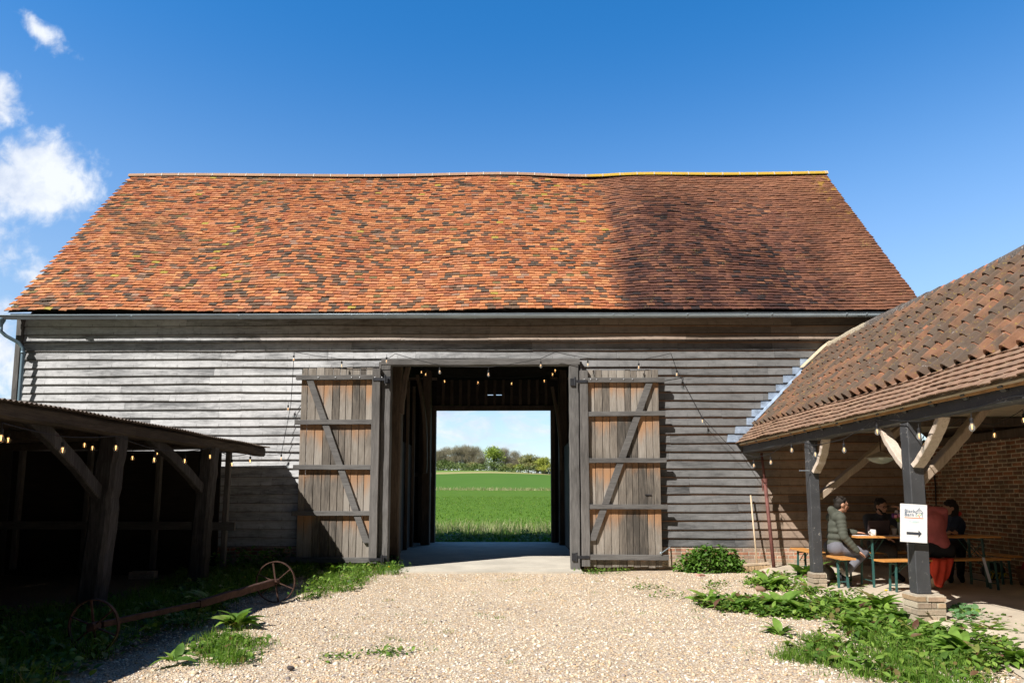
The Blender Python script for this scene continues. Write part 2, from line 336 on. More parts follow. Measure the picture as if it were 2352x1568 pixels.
lich = sstep(nt, mth(nt, 'ADD', fine, mth(nt, 'MULTIPLY', noise(nt, base, 2.3, 3), .6)), .98, 1.06); c = mix(nt, mth(nt, 'MULTIPLY', lich, .7), c, (.42, .33, .10))
ye = mth(nt, 'MULTIPLY', sstep(nt, mth(nt, 'ADD', x, mth(nt, 'MULTIPLY', fine, 1.2)), 8.2, 8.7), sstep(nt, z, 7.5, 9.5)); ye = mth(nt, 'MULTIPLY', ye, sstep(nt, noise(nt, base, 5, 4), .55, .62)); c = mix(nt, mth(nt, 'MULTIPLY', ye, .8), c, (.45, .28, .05))
c = mix(nt, 1, c, ramp(nt, fine, [(.3, .8), (.7, 1.15)]), 'MULTIPLY')
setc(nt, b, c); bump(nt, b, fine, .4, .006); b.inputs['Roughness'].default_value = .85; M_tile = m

m, nt, b = newmat('ridge_tile'); rnd = geo_rand(nt); base = objc(nt); x, y, z = xsep(nt, base); fine = noise(nt, base, 14, 5, .7)
c = ramp(nt, rnd, [(0, (.34, .22, .15)), (.5, (.42, .26, .17)), (1, (.30, .21, .16))])
lf = mth(nt, 'MULTIPLY', sstep(nt, x, 1.6, 2.1), sstep(nt, fine, .30, .44)); c = mix(nt, lf, c, (.55, .36, .05))
c = mix(nt, mth(nt, 'MULTIPLY', sstep(nt, fine, .60, .68), .7), c, (.55, .52, .47)); setc(nt, b, c); bump(nt, b, fine, .5, .02); M_ridge = m

m, nt, b = newmat('pantile'); rnd = geo_rand(nt); base = objc(nt); fine = noise(nt, base, 26, 6, .7); big = noise(nt, base, 2.2, 4, .6)
c = ramp(nt, rnd, [(0, (.19, .11, .07)), (.2, (.26, .135, .08)), (.4, (.14, .092, .065)), (.6, (.29, .14, .08)), (.8, (.12, .085, .065)), (.93, (.22, .12, .075))], 'CONSTANT')
c = mix(nt, sstep(nt, big, .42, .62), c, (.125, .098, .078)); c = mix(nt, mth(nt, 'MULTIPLY', sstep(nt, fine, .58, .66), .75), c, (.42, .31, .06))
c = mix(nt, mth(nt, 'MULTIPLY', sstep(nt, noise(nt, base, 9, 5, .7), .66, .70), .8), c, (.42, .42, .40)); va = nd(nt, 'ShaderNodeAttribute', attribute_name='v').outputs['Fac']
c = mix(nt, .25, c, (.14, .09, .062)); c = mix(nt, 1, c, ramp(nt, noise(nt, base, 5, 6, .7), [(.3, .6), (.7, 1.05)]), 'MULTIPLY'); c = mix(nt, mth(nt, 'MULTIPLY', sstep(nt, va, .45, .9), .7), c, (.44, .17, .09))
setc(nt, b, c); bump(nt, b, fine, .5, .01); M_pan = m

m, nt, b = newmat('eaves_tile'); rnd = geo_rand(nt); base = objc(nt); fine = noise(nt, base, 30, 5, .7)
c = ramp(nt, rnd, [(0, (.26, .16, .11)), (.4, (.31, .19, .13)), (.8, (.22, .14, .10)), (1, (.35, .23, .155))]); c = mix(nt, mth(nt, 'MULTIPLY', sstep(nt, fine, .5, .62), .4), c, (.20, .17, .09))
setc(nt, b, c); bump(nt, b, fine, .3, .006); M_eave = m

def brickmat(name, c1, c2, mort, wob=1.0, axis='y', pale=0):
    m, nt, b = newmat(name); t = nd(nt, 'ShaderNodeTexCoord'); x, y, z = xsep(nt, t.outputs['Object'])
    hx = y if axis == 'y' else x
    vec = nd(nt, 'ShaderNodeCombineXYZ', {0: hx, 1: z, 2: 0.0}).outputs[0]
    wn = nd(nt, 'ShaderNodeTexNoise', {'Vector': t.outputs['Object'], 'Scale': 5.0, 'Detail': 4.0})
    vec = nd(nt, 'ShaderNodeVectorMath', {0: vec, 1: nd(nt, 'ShaderNodeVectorMath', {0: wn.outputs['Color'], 1: (.02*wob, .012*wob, 0)}, operation='MULTIPLY').outputs[0]}).outputs[0]
    br = nd(nt, 'ShaderNodeTexBrick', {'Vector': vec, 'Color1': c4(c1), 'Color2': c4(c2), 'Mortar': c4(mort), 'Scale': 1.0, 'Mortar Size': .011, 'Mortar Smooth': .3, 'Bias': 0.0, 'Brick Width': .225, 'Row Height': .073})
    br.offset_frequency = 2
    cell = nd(nt, 'ShaderNodeTexWhiteNoise', noise_dimensions='2D')
    fl = nd(nt, 'ShaderNodeVectorMath', {0: vec, 1: (.1125, .073, 1)}, operation='DIVIDE').outputs[0]; fl = nd(nt, 'ShaderNodeVectorMath', {0: fl}, operation='FLOOR').outputs[0]
    nt.links.new(fl, cell.inputs['Vector'])
    n = noise(nt, t.outputs['Object'], 1.1, 5, .6); f2 = noise(nt, t.outputs['Object'], 35, 5, .7)
    c = mix(nt, .55, br.outputs[0], mix(nt, 1, br.outputs[0], ramp(nt, cell.outputs[0], [(0, .35), (.5, 1.0), (1, 1.7)]), 'MULTIPLY'))
    c = mix(nt, mth(nt, 'MULTIPLY', sstep(nt, n, .45, .7), .55), c, (.20, .155, .10) if not pale else (.42, .36, .28))
    if pale:
        c = mix(nt, mth(nt, 'MULTIPLY', mth(nt, 'SUBTRACT', 1, sstep(nt, mth(nt, 'ADD', z, mth(nt, 'MULTIPLY', n, .3)), .28, .48)), .7), c, (.45, .38, .29))
    c = mix(nt, 1, c, ramp(nt, f2, [(.3, .75), (.7, 1.2)]), 'MULTIPLY')
    setc(nt, b, c); h = mth(nt, 'ADD', mth(nt, 'MULTIPLY', mth(nt, 'SUBTRACT', 1, br.outputs[1]), 1), mth(nt, 'MULTIPLY', f2, .4)); bump(nt, b, h, .8, .012)
    b.inputs['Roughness'].default_value = .9; return m
M_brick = brickmat('old_brick', (.33, .14, .075), (.17, .11, .08), (.55, .46, .32), 2.2, 'y')
M_plinth = brickmat('plinth_brick', (.42, .16, .085), (.30, .20, .15), (.44, .38, .30), 1.2, 'x', pale=1)
M_pier = brickmat('pier_brick', (.44, .30, .18), (.30, .22, .19), (.50, .43, .33), 1.0, 'x', pale=1)

m, nt, b = newmat('gravel'); base = objc(nt)
vo = nd(nt, 'ShaderNodeTexVoronoi', {'Vector': base, 'Scale': 46.0, 'Randomness': 1.0}); vb = nd(nt, 'ShaderNodeTexVoronoi', {'Vector': base, 'Scale': 95.0})
rc = xsep(nt, vo.outputs['Color'])[0]; rc2 = xsep(nt, vb.outputs['Color'])[1]
stops = [(0, (.66, .55, .39)), (.2, (.74, .66, .53)), (.38, (.54, .39, .24)), (.52, (.82, .77, .68)), (.68, (.60, .45, .31)), (.8, (.36, .30, .27)), (.88, (.74, .56, .38)), (.95, (.24, .21, .20))]
c = mix(nt, .35, ramp(nt, rc, stops, 'CONSTANT'), ramp(nt, rc2, stops, 'CONSTANT'))
c = mix(nt, mth(nt, 'MULTIPLY', sstep(nt, vo.outputs['Distance'], .45, .8), .6), c, (.26, .20, .15))
bigp = noise(nt, base, .6, 5, .6); c = mix(nt, 1, c, ramp(nt, bigp, [(.3, (.84, .81, .78)), (.7, (1.02, .99, .96))]), 'MULTIPLY')
x, y, z = xsep(nt, base)
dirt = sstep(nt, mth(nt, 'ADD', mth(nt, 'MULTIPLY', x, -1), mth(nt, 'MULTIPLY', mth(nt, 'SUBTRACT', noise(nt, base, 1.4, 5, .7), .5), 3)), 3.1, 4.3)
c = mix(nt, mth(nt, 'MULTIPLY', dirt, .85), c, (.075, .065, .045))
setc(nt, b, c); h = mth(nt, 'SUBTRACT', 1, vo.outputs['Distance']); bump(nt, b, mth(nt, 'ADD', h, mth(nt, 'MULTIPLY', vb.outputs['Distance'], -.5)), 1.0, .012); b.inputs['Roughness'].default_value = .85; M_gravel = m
m, nt, b = newmat('pebble'); rnd = geo_rand(nt); setc(nt, b, mix(nt, 1, ramp(nt, rnd, stops, 'CONSTANT'), ramp(nt, noise(nt, objc(nt), 90, 3), [(.3, .8), (.7, 1.1)]), 'MULTIPLY')); b.inputs['Roughness'].default_value = .7; M_pebble = m
def concrete(name, col, v_=.18):
    m, nt, b = newmat(name); base = objc(nt); n = noise(nt, base, 1.3, 8, .65); f = noise(nt, base, 60, 4, .7); sp = noise(nt, base, 11, 6, .75)
    c = mix(nt, 1, c4(col), ramp(nt, n, [(.3, 1-v_), (.7, 1+v_)]), 'MULTIPLY'); c = mix(nt, 1, c, ramp(nt, f, [(.3, .85), (.7, 1.12)]), 'MULTIPLY')
    c = mix(nt, mth(nt, 'MULTIPLY', sstep(nt, sp, .62, .7), .35), c, tuple(q*.4 for q in col)); setc(nt, b, c); bump(nt, b, f, .4, .006); b.inputs['Roughness'].default_value = .85; return m
M_conc = concrete('concrete', (.52, .48, .41)); M_pave = concrete('dusty_concrete', (.50, .43, .34), .22); M_mortar = concrete('mortar', (.42, .37, .30))
m, nt, b = newmat('field'); base = objc(nt); x, y, z = xsep(nt, base)
g1 = noise(nt, objc(nt, (1, .35, 1)), .9, 8, .7); g2 = noise(nt, objc(nt, (1, .12, 1)), .06, 5, .6); g3 = noise(nt, objc(nt, (1, .3, 1)), 7, 4, .7)
c = mix(nt, g1, (.05, .115, .012), (.13, .235, .030)); c = mix(nt, 1, c, ramp(nt, g3, [(.3, .7), (.7, 1.25)]), 'MULTIPLY')
far = sstep(nt, y, 116, 124); c = mix(nt, far, c, mix(nt, g2, (.055, .14, .02), (.105, .20, .032)))
ye = mth(nt, 'ADD', y, mth(nt, 'ADD', mth(nt, 'MULTIPLY', x, -1.1), mth(nt, 'MULTIPLY', g2, 25))); c = mix(nt, sstep(nt, ye, 292, 306), c, (.36, .33, .15)); c = mix(nt, sstep(nt, ye, 325, 345), c, (.16, .26, .06))
yard = mth(nt, 'MULTIPLY', mth(nt, 'SUBTRACT', 1, sstep(nt, y, 14, 19)), sstep(nt, x, -22, -16)); c = mix(nt, yard, c, mix(nt, g3, (.14, .12, .09), (.24, .21, .16)))
setc(nt, b, c); bump(nt, b, g3, .6, .05); b.inputs['Roughness'].default_value = .9; b.inputs['Specular IOR Level'].default_value = .05; M_field = m

def leafmat(name, stops, rough=.5, trans=.25, sc=3, spec=.25):
    m, nt, b = newmat(name); rnd = geo_rand(nt); n = noise(nt, objc(nt), sc, 4)
    c = ramp(nt, rnd, stops); c = mix(nt, 1, c, ramp(nt, n, [(.3, .75), (.7, 1.25)]), 'MULTIPLY'); setc(nt, b, c); b.inputs['Roughness'].default_value = rough; b.inputs['Specular IOR Level'].default_value = spec
    tr = nd(nt, 'ShaderNodeBsdfTranslucent'); nt.links.new(mix(nt, 1, c, (1.2, 1.5, .6), 'MULTIPLY'), tr.inputs[0])
    ms = nd(nt, 'ShaderNodeMixShader', {0: trans, 1: b.outputs[0], 2: tr.outputs[0]}); o = [q for q in nt.nodes if q.type == 'OUTPUT_MATERIAL'][0]; nt.links.new(ms.outputs[0], o.inputs[0]); return m
M_dock = leafmat('dock_leaf', [(0, (.055, .12, .02)), (.5, (.14, .25, .042)), (.85, (.22, .34, .06)), (.93, (.16, .10, .05)), (1, (.12, .05, .04))], sc=14)
M_weed = leafmat('weed_leaf', [(0, (.045, .10, .018)), (.6, (.13, .23, .035)), (.9, (.21, .31, .055)), (1, (.15, .08, .04))], sc=10)
M_grass = leafmat('grass_blade', [(0, (.06, .13, .016)), (.6, (.12, .23, .03)), (.93, (.20, .30, .06)), (1, (.30, .27, .13))], spec=.08, rough=.7)
M_dry = leafmat('dry_grass', [(0, (.10, .20, .03)), (.35, (.28, .30, .12)), (.7, (.50, .44, .28)), (1, (.62, .54, .38))])
M_nettle = leafmat('nettle_leaf', [(0, (.045, .11, .018)), (.5, (.09, .19, .028)), (.95, (.16, .28, .05)), (1, (.2, .1, .06))])
M_mallow = leafmat('mallow_leaf', [(0, (.07, .17, .06)), (1, (.15, .28, .12))])
M_stem = simple('green_stem', (.16, .22, .07))

M_galv = simple('galvanised_steel', (.36, .43, .49), .42, .35, .12, 3)
M_pipe = simple('painted_pipe', (.19, .28, .35), .4, .3, .1, 3)
M_lead = simple('lead_flashing', (.34, .42, .54), .38, .3, .35, 7)
M_rust = simple('rusty_iron', (.075, .040, .03), .85, .1, .4, 18, .4)
M_redox = simple('red_oxide_iron', (.16, .065, .055), .7, .2, .3, 12, .2)
M_iron = simple('dark_iron', (.05, .052, .06), .5, .6, .3, 14)
M_bolt = simple('zinc_bolt', (.55, .56, .58), .35, .8, .1)
M_green = simple('green_steel', (.035, .11, .10), .4, .1, .2, 20, 0, .5)
M_cable = simple('black_cable', (.02, .02, .022), .6)
M_tin = simple('corrugated_iron', (.16, .13, .11), .7, .3, .4, 5)
M_white = simple('white_board', (.86, .86, .86), .5, 0, .02)
M_ink = simple('black_ink', (.05, .055, .07), .6, 0, .02); M_orange = simple('orange_ink', (.80, .22, .07), .6, 0, .02); M_teal = simple('teal_ink', (.50, .72, .76), .6, 0, .02)
M_gink = simple('green_ink', (.35, .62, .30), .6, 0, .02); M_rink = simple('red_ink', (.75, .35, .28), .6, 0, .02); M_navyink = simple('navy_ink', (.12, .18, .27), .6, 0, .02)
M_ceramic = simple('white_ceramic', (.74, .73, .70), .25, 0, .03, 5, 0, .5)
def glass(name, col=(1, 1, 1), rough=.02, a=.25):
    m, nt, b = newmat(name); b.inputs['Base Color'].default_value = c4(col); b.inputs['Roughness'].default_value = rough; b.inputs['Specular IOR Level'].default_value = .8
    tr = nd(nt, 'ShaderNodeBsdfTransparent', {0: c4(col)}); ms = nd(nt, 'ShaderNodeMixShader', {0: a, 1: tr.outputs[0], 2: b.outputs[0]}); o = [q for q in nt.nodes if q.type == 'OUTPUT_MATERIAL'][0]; nt.links.new(ms.outputs[0], o.inputs[0]); return m
M_glass = glass('clear_glass', (.90, .93, .93), .02, .13); M_jar = glass('jar_glass', (.75, .85, .80), .1, .4)
m, nt, b = newmat('bulb_filament'); b.inputs['Base Color'].default_value = (1, .6, .25, 1); b.inputs['Emission Color'].default_value = (1, .52, .18, 1); b.inputs['Emission Strength'].default_value = 3.5; M_fil = m
M_fil2 = m.copy(); M_fil2.name = 'bulb_filament_daylight'; M_fil2.node_tree.nodes['Principled BSDF'].inputs['Emission Strength'].default_value = 1.2
# ================================================================== GROUND
def fz(x, y):
    if y < 24: z = 0
    elif y < 120: z = (y-24)/96*2.25
    elif y < 340: z = 2.25+(y-120)/220*11.1
    else: z = 13.35+(y-340)*.02
    if y > 120: z -= .055*max(0, x+14)*(y-120)/220*(1 if x < 120 else 0) + (.055*134*(y-120)/220 if x >= 120 else 0)
    if y > 24: z += .12*math.sin(x*.05+y*.03)*min(1, (y-24)/60)
    return z
def grid(xs, ys, zf, name, mat, **kw):
    mb = MB(); nx = len(xs)
    mb.add([(x, y, zf(x, y)) for y in ys for x in xs], [(j*nx+i, j*nx+i+1, (j+1)*nx+i+1, (j+1)*nx+i) for j in range(len(ys)-1) for i in range(nx-1)])
    return mb.build(name, mat, None, True, **kw)
xs = [-600, -400, -250, -150, -100, -70, -50, -35, -25, -18, -12, -8, -4, 0, 4, 8, 12, 18, 25, 35, 50, 70, 100, 150, 250, 400, 600]
ys = [-60, -30, -10, 0, 10, 14, 18, 21, 24, 28, 34, 42, 52, 65, 80, 95, 108, 120, 135, 155, 180, 210, 240, 270, 300, 325, 340, 380, 450, 600, 900, 1500]
grid(xs, ys, lambda x, y: fz(x, y)-(.07 if y < 22 else 0), 'ground', M_field, kind='structure')
gx = list(np.linspace(-9.8, 9, 95)); gy = list(np.linspace(-8, 13.97, 111))
def gz(x, y): return .012*math.sin(x*1.7+y*.6)+.012*math.sin(y*1.3-x*.8)+.008*math.sin(x*4+y*3.1)-.004
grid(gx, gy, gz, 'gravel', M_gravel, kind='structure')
mb = MB()  # barn threshold and threshing floor
mb.bb(-2.84, 1.22, 13.38, 14.02, -.05, .022); mb.bb(-10.3, 8.0, 14.02, 21.55, -.05, .03)
mb.build('barn_floor', M_conc, kind='structure')
mb = MB(); n = 40                                     # open shed floor with a broken edge
L = []; 
for i in range(n+1):
    y = 2.5+(13.93-2.5)*i/n; L.append((4.72+.12*math.sin(y*2.1)+.07*math.sin(y*5.3)-.25*max(0, (7.2-y)/5), y))
v = [(x+.1, y, .095) for x, y in L]+[(x-.45+.1*math.sin(y*9), y, -.02) for x, y in L]+[(8.2, y, .095) for x, y in L]
mb.add(v, [(i, i+1, n+2+i, n+1+i) for i in range(n)]+[(i, 2*n+2+i, 2*n+3+i, i+1) for i in range(n)])
mb.build('paving', M_pave, kind='structure')

# ================================================================== BARN
barn = empty('barn', (-1.2, 14, 0), 'long timber barn with grey weatherboards, big open doors and a steep orange tiled roof', 'barn')
def wav(x, k): return .006*math.sin(x*.9+k*.7)+.005*math.sin(x*2.3+k*1.9)+.004*math.sin(x*.35+k*.13)
mb = MB()
def boardrow(mb, x0, x1, z0, yw, k, pitch=.175, sgn=-1, seed=0):
    x = x0; rr = random.Random(seed+k*13)
    while x < x1-.01:
        e = min(x+rr.uniform(1.8, 4.6), x1)
        if x1-e < .7: e = x1
        nseg = max(2, int((e-x)/.45)); dz = rr.gauss(0, .003); dd = rr.uniform(0, .006); vs_ = []; at = []
        for i in range(nseg+1):
            u = x+.0015+(e-x-.003)*i/nseg; zz = z0+wav(u, k)+dz+rr.gauss(0, .0012); zt = z0+pitch+.035+wav(u, k+1)
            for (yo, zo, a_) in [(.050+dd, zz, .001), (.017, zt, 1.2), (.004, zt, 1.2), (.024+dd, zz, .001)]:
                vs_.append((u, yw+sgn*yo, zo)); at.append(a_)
        fs = [(4*i+j, 4*i+(j+1) % 4, 4*(i+1)+(j+1) % 4, 4*(i+1)+j) for i in range(nseg) for j in range(4)]+[(3, 2, 1, 0), (4*nseg, 4*nseg+1, 4*nseg+2, 4*nseg+3)]
        mb.add(vs_, fs, at); x = e
OPX0, OPX1, OPZ = -2.84, 1.24, 4.24
K = 27; Z0 = .45
for k in range(K):
    z = Z0+k*.175
    if z < 4.17:
        boardrow(mb, -10.42, OPX0, z, 14, k, seed=5); boardrow(mb, OPX1, 8.1, z, 14, k, seed=9)
    else: boardrow(mb, -10.42, 8.1, z, 14, k, seed=3)
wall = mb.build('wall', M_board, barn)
mb = MB(); mb.bb(-10.4, OPX0+.1, 14.005, 14.06, .0, 5.25); mb.bb(OPX1-.1, 8.1, 14.005, 14.06, .0, 5.25); mb.bb(OPX0+.1, OPX1-.1, 14.005, 14.06, OPZ-.08, 5.25)
# gable ends and rear wall (opening opposite the front one)
for x in (-10.4, 8.1):
    mb.add([(x+o, y, z) for o in (-.03, .03) for (y, z) in [(14.06, 0), (21.4, 0), (21.4, 5.1), (17.7, 9.75), (14.06, 5.25)]], [(0, 1, 2, 3, 4), (9, 8, 7, 6, 5), (0, 5, 6, 1), (1, 6, 7, 2), (2, 7, 8, 3), (3, 8, 9, 4), (4, 9, 5, 0)])
ly = 21.4
mb.bb(-10.37, -2.62, ly, ly+.05, 0, 5.1); mb.bb(.98, 8.07, ly, ly+.05, 0, 5.1)
mb.bb(-2.62, .98, ly, ly+.05, 4.13, 4.265); mb.bb(-2.62, -2.55, ly, ly+.05, 4.265, 4.30); mb.bb(-1.78, .75, ly, ly+.05, 4.265, 4.285); mb.bb(-2.62, .98, ly, ly+.05, 4.30, 4.62)
mb.bb(-2.62, -1.1, ly, ly+.05, 4.62, 4.645); mb.bb(-.55, .98, ly, ly+.05, 4.62, 4.645); mb.bb(-2.62, .98, ly, ly+.05, 4.645, 5.1)
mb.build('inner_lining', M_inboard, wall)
for a_, b_ in ((-10.42, -2.62), (.98, 8.1)):
    mb = MB()
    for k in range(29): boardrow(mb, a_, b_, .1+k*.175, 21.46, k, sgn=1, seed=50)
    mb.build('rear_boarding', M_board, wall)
mb = MB(); mb.beam((-10.47, 13.95, 0), (-10.47, 13.95, 5.2), .13, .13, n=10, jit=.003); mb.build('corner_post', M_frame, barn)
for a_, b_ in ((1.3, 8.1), (-10.4, -2.9)):
    mb = MB(); mb.bb(a_, b_, 13.955, 14.005, -.05, .455); mb.build('brick_plinth', M_plinth, barn)

# door frame, seen timber by timber
for (x, w_) in ((-2.73, .20), (1.12, .20)):
    mb = MB(); mb.beam((x, 13.90, .02), (x, 13.90, 4.14), w_, .19, n=14, jit=.003, ch=.08, up=(0, 1, 0)); mb.build('jamb', M_frame, barn)
mb = MB(); mb.beam((-2.84, 13.90, 4.205), (1.24, 13.90, 4.205), .19, .13, n=12, jit=.003, ch=.08); mb.build('lintel', M_ledge, barn)
for a_, b_ in ((1.245, 1.29), (-2.895, -2.845)):
    mb = MB(); mb.bb(a_, b_, 13.86, 13.97, .1, 4.22); mb.build('cover_strip', M_stile, barn)

# ---- doors
def plank(mb, x0, x1, yf, zs, th=.024):
    """vertical plank cut into bays: v runs 0..1 up each bay so the sheltered strip below a ledge can be stained"""
    for a_, b_ in zip(zs[:-1], zs[1:]):
        mb.add([(x, y, z) for z in (a_, b_) for (x, y) in [(x0, yf+th), (x0, yf+.006), (x0+.006, yf), (x1-.006, yf), (x1, yf+.006), (x1, yf+th)]],
               [(i, (i+1) % 6, (i+1) % 6+6, i+6) for i in range(6)], [0.001]*6+([1.0] if b_ < zs[-1]-.001 else [0.002])*6)
def door(side, xh, xo, zt, zb, ledges, tip):
    """xh hinge edge, xo free edge. planks behind, ledges + brace in front, heavy heel stile at the hinge"""
    s = 1 if xo > xh else -1
    d = MB(); n = 10; rr = random.Random(3 if s > 0 else 4)
    x = xh; wds = [rr.uniform(.13, .19) for _ in range(n)]; tot = sum(wds); wds = [q*abs(xo-xh)/tot for q in wds]
    dobj = None; bays = [zb]+ledges+[zt]
    for q in wds:
        a_, b_ = x, x+s*q; lo, hi = min(a_, b_)+.004, max(a_, b_)-.004; o = len(d.v)
        zs = [bays[0]+rr.gauss(0, .008)]+bays[1:-1]+[bays[-1]+rr.gauss(0, .006)]
        plank(d, lo, hi, 13.79+rr.uniform(0, .006), zs); x = b_
    # bays above the top ledge are weathered grey
    dobj = d.build('door', M_plank, barn)
    for i, lz in enumerate(ledges):
        mb = MB(); xe = xo+s*tip
        mb.beam((xh-s*.17 if i == len(ledges)-1 else xh, 13.752, lz+rr.gauss(0, .006)), (xe, 13.752, lz+rr.gauss(0, .01)), .072, .095 if i else .105, n=6, jit=.0015, ch=.06)
        mb.build('ledge', M_ledge, dobj)
    mb = MB(); mb.beam((xh-s*.085, 13.765, zb+.02), (xh-s*.085, 13.765, zt-.02), .165, .10, n=14, jit=.002, up=(0, 1, 0), ch=.06); mb.build('heel_stile', M_stile, dobj)
    # brace broken into bays between the ledges
    z0, z1 = ledges[0]+.32, ledges[-1]-.05; xa, xb = xh+s*.04, xo-s*.19
    def bx(z): return xa+(xb-xa)*(z-z0)/(z1-z0)
    z0b = ledges[0]+.33
    for a_, b_ in zip([z0b]+[q+.05 for q in ledges[1:-1]], [q-.05 for q in ledges[1:]]):
        mb = MB(); x0, x1 = bx(a_), bx(b_); hw = .068
        P = [(x0-hw, a_), (x0+hw, a_), (x1+hw, b_), (x1-hw, b_)]
        mb.add([(p, y, q) for y in (13.735, 13.788) for (p, q) in P], [(0, 1, 2, 3), (7, 6, 5, 4), (0, 4, 5, 1), (1, 5, 6, 2), (2, 6, 7, 3), (3, 7, 4, 0)]); mb.build('brace', M_ledge, dobj)
    for q in ([.25, .42, .75, 1.1, -.06, -.2] if s < 0 else [.05, .17, .45, .72, .9, -.08]):
        mb = MB(); mb.ell((xh+s*q, 13.712, ledges[-1]), (.016, .01, .016), n=8, k=6); mb.build('bolt', M_bolt, dobj)
    for hz in ((ledges[-1]-.04, .22), (ledges[0]+.01, .2)):
        mb = MB(); mb.bb(min(xh-s*.27, xh-s*.02), max(xh-s*.27, xh-s*.02), 13.697, 13.711, hz[0]-.028, hz[0]+.028)
        mb.tube([(xh-s*.27, 13.71, hz[0]-.09), (xh-s*.27, 13.71, hz[0]+.09)], .02); mb.bb(min(xh-s*.36, xh-s*.27), max(xh-s*.36, xh-s*.27), 13.77, 13.802, hz[0]-.07, hz[0]+.07); mb.build('hinge', M_iron, dobj)
    return dobj
dl = door('l', -3.0, -4.47, 4.08, .13, [.21, 1.13, 2.04, 2.96, 3.87], .09)
dr = door('r', 1.40, 2.84, 4.03, .07, [.26, 1.26, 2.18, 3.12, 4.03-.21], .11)
mb = MB(); mb.tube([(2.8, 13.70, .35), (3.02, 13.93, .45)], .012); mb.ell((2.79, 13.70, .35), (.025, .02, .025)); mb.build('door_hook', M_galv, dr)
mb = MB(); mb.bb(2.52, 2.64, 13.775, 13.792, 1.485, 1.503); mb.build('latch_slot', M_iron, dr)

# ---- roof
RX0, RX1 = -10.6, 8.27
EV = Vector((0, 13.66, 5.24)); RG = Vector((0, 17.72, 10.10)); SL = (RG-EV).length; su = (RG-EV)/SL; nn = Vector((0, -su.z, su.y))
def rp(x, s, h=0):
    k = s/SL
    d = .035*math.sin(x*.62+1.0)+.03*math.sin(x*1.45+2+k*1.5)*math.sin(k*PI*.9+.2)+.045*math.sin(x*.8-1.2)*math.sin(k*PI)
    d += .05*math.exp(-((x-2.1)/.45)**2)*math.sin(k*PI*.8+.3)*-1 + .05*math.exp(-((x+5.2)/.9)**2)*math.sin(k*PI) + .035*math.exp(-((x-5.5)/1.6)**2)*(1-k) - .10*math.exp(-((x-1.6)/1.3)**2)*k*k
    z = d*.5
    return Vector((x, EV.y+su.y*s+nn.y*(h+d*.8), EV.z+su.z*s+nn.z*(h+d*.8)+z*.6))
mb = MB(); nx = 70; ns = 14; V_ = []; 
for i in range(nx+1):
    for j in range(ns+1): V_.append(rp(RX0+.03+(RX1-RX0-.06)*i/nx, SL*j/ns, -.035))
F_ = [(i*(ns+1)+j, (i+1)*(ns+1)+j, (i+1)*(ns+1)+j+1, i*(ns+1)+j+1) for i in range(nx) for j in range(ns)]
mb.add(V_, F_)
mb.add([(x, y, z) for x in (RX0, RX1) for (y, z) in [(17.72, 10.06), (21.9, 5.05), (21.86, 5.0), (17.72, 10.0)]], [(0, 4, 5, 1), (3, 2, 6, 7), (1, 5, 6, 2)])
roof = mb.build('roof', M_inboard, barn)
V_ = []; F_ = []; G_ = .104; TW = .167; NC = int(SL/G_)
rr = random.Random(11)
for j in range(NC):
    s0 = j*G_-.01; x = RX0+(TW/2 if j % 2 else 0)-.02*rr.random()
    lift0 = rr.gauss(0, .002)
    while x < RX1-.03:
        wv = TW-.004+rr.uniform(-.008, .006)
        xe = min(x+wv, RX1+rr.uniform(-.012, .012)); ds = rr.gauss(0, .006); hl = .038+rr.gauss(0, .004)+lift0; rot = rr.gauss(0, .006); camb = .004
        if rr.random() < .004: ds -= .05
        lo = [rp(x, s0+ds+rot, hl), rp((x+xe)/2, s0+ds, hl+camb), rp(xe, s0+ds-rot, hl)]
        up = [rp(x, s0+ds+.15, .010), rp((x+xe)/2, s0+ds+.15, .012), rp(xe, s0+ds+.15, .010)]
        o = len(V_); dn = nn*.018
        V_ += lo+[p-dn for p in lo]+up
        F_ += [(o, o+1, o+7, o+6), (o+1, o+2, o+8, o+7), (o+3, o+4, o+1, o), (o+4, o+5, o+2, o+1), (o, o+6, o+3), (o+5, o+8, o+2)]
        x = xe+.004
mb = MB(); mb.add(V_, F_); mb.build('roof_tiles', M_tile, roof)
V_ = []; F_ = []
for j in range(0, 60):                                 # rear slope: simple courses
    s0 = j*.106
    a0 = (21.9-(21.9-17.72)*s0/6.5, 5.07+(10.06-5.07)*s0/6.5); a1 = (21.9-(21.9-17.72)*(s0+.13)/6.5, 5.07+(10.06-5.07)*(s0+.13)/6.5)
    o = len(V_); V_ += [(RX0, a0[0]+.02, a0[1]+.03), (RX1, a0[0]+.02, a0[1]+.03), (RX1, a1[0], a1[1]+.004), (RX0, a1[0], a1[1]+.004), (RX0, a0[0]+.01, a0[1]+.01), (RX1, a0[0]+.01, a0[1]+.01)]
    F_ += [(o+1, o, o+3, o+2), (o, o+1, o+5, o+4)]
mb = MB(); mb.add(V_, F_); mb.build('rear_tiles', M_tile, roof)
mb = MB(); x = RX0-.02; i = 0
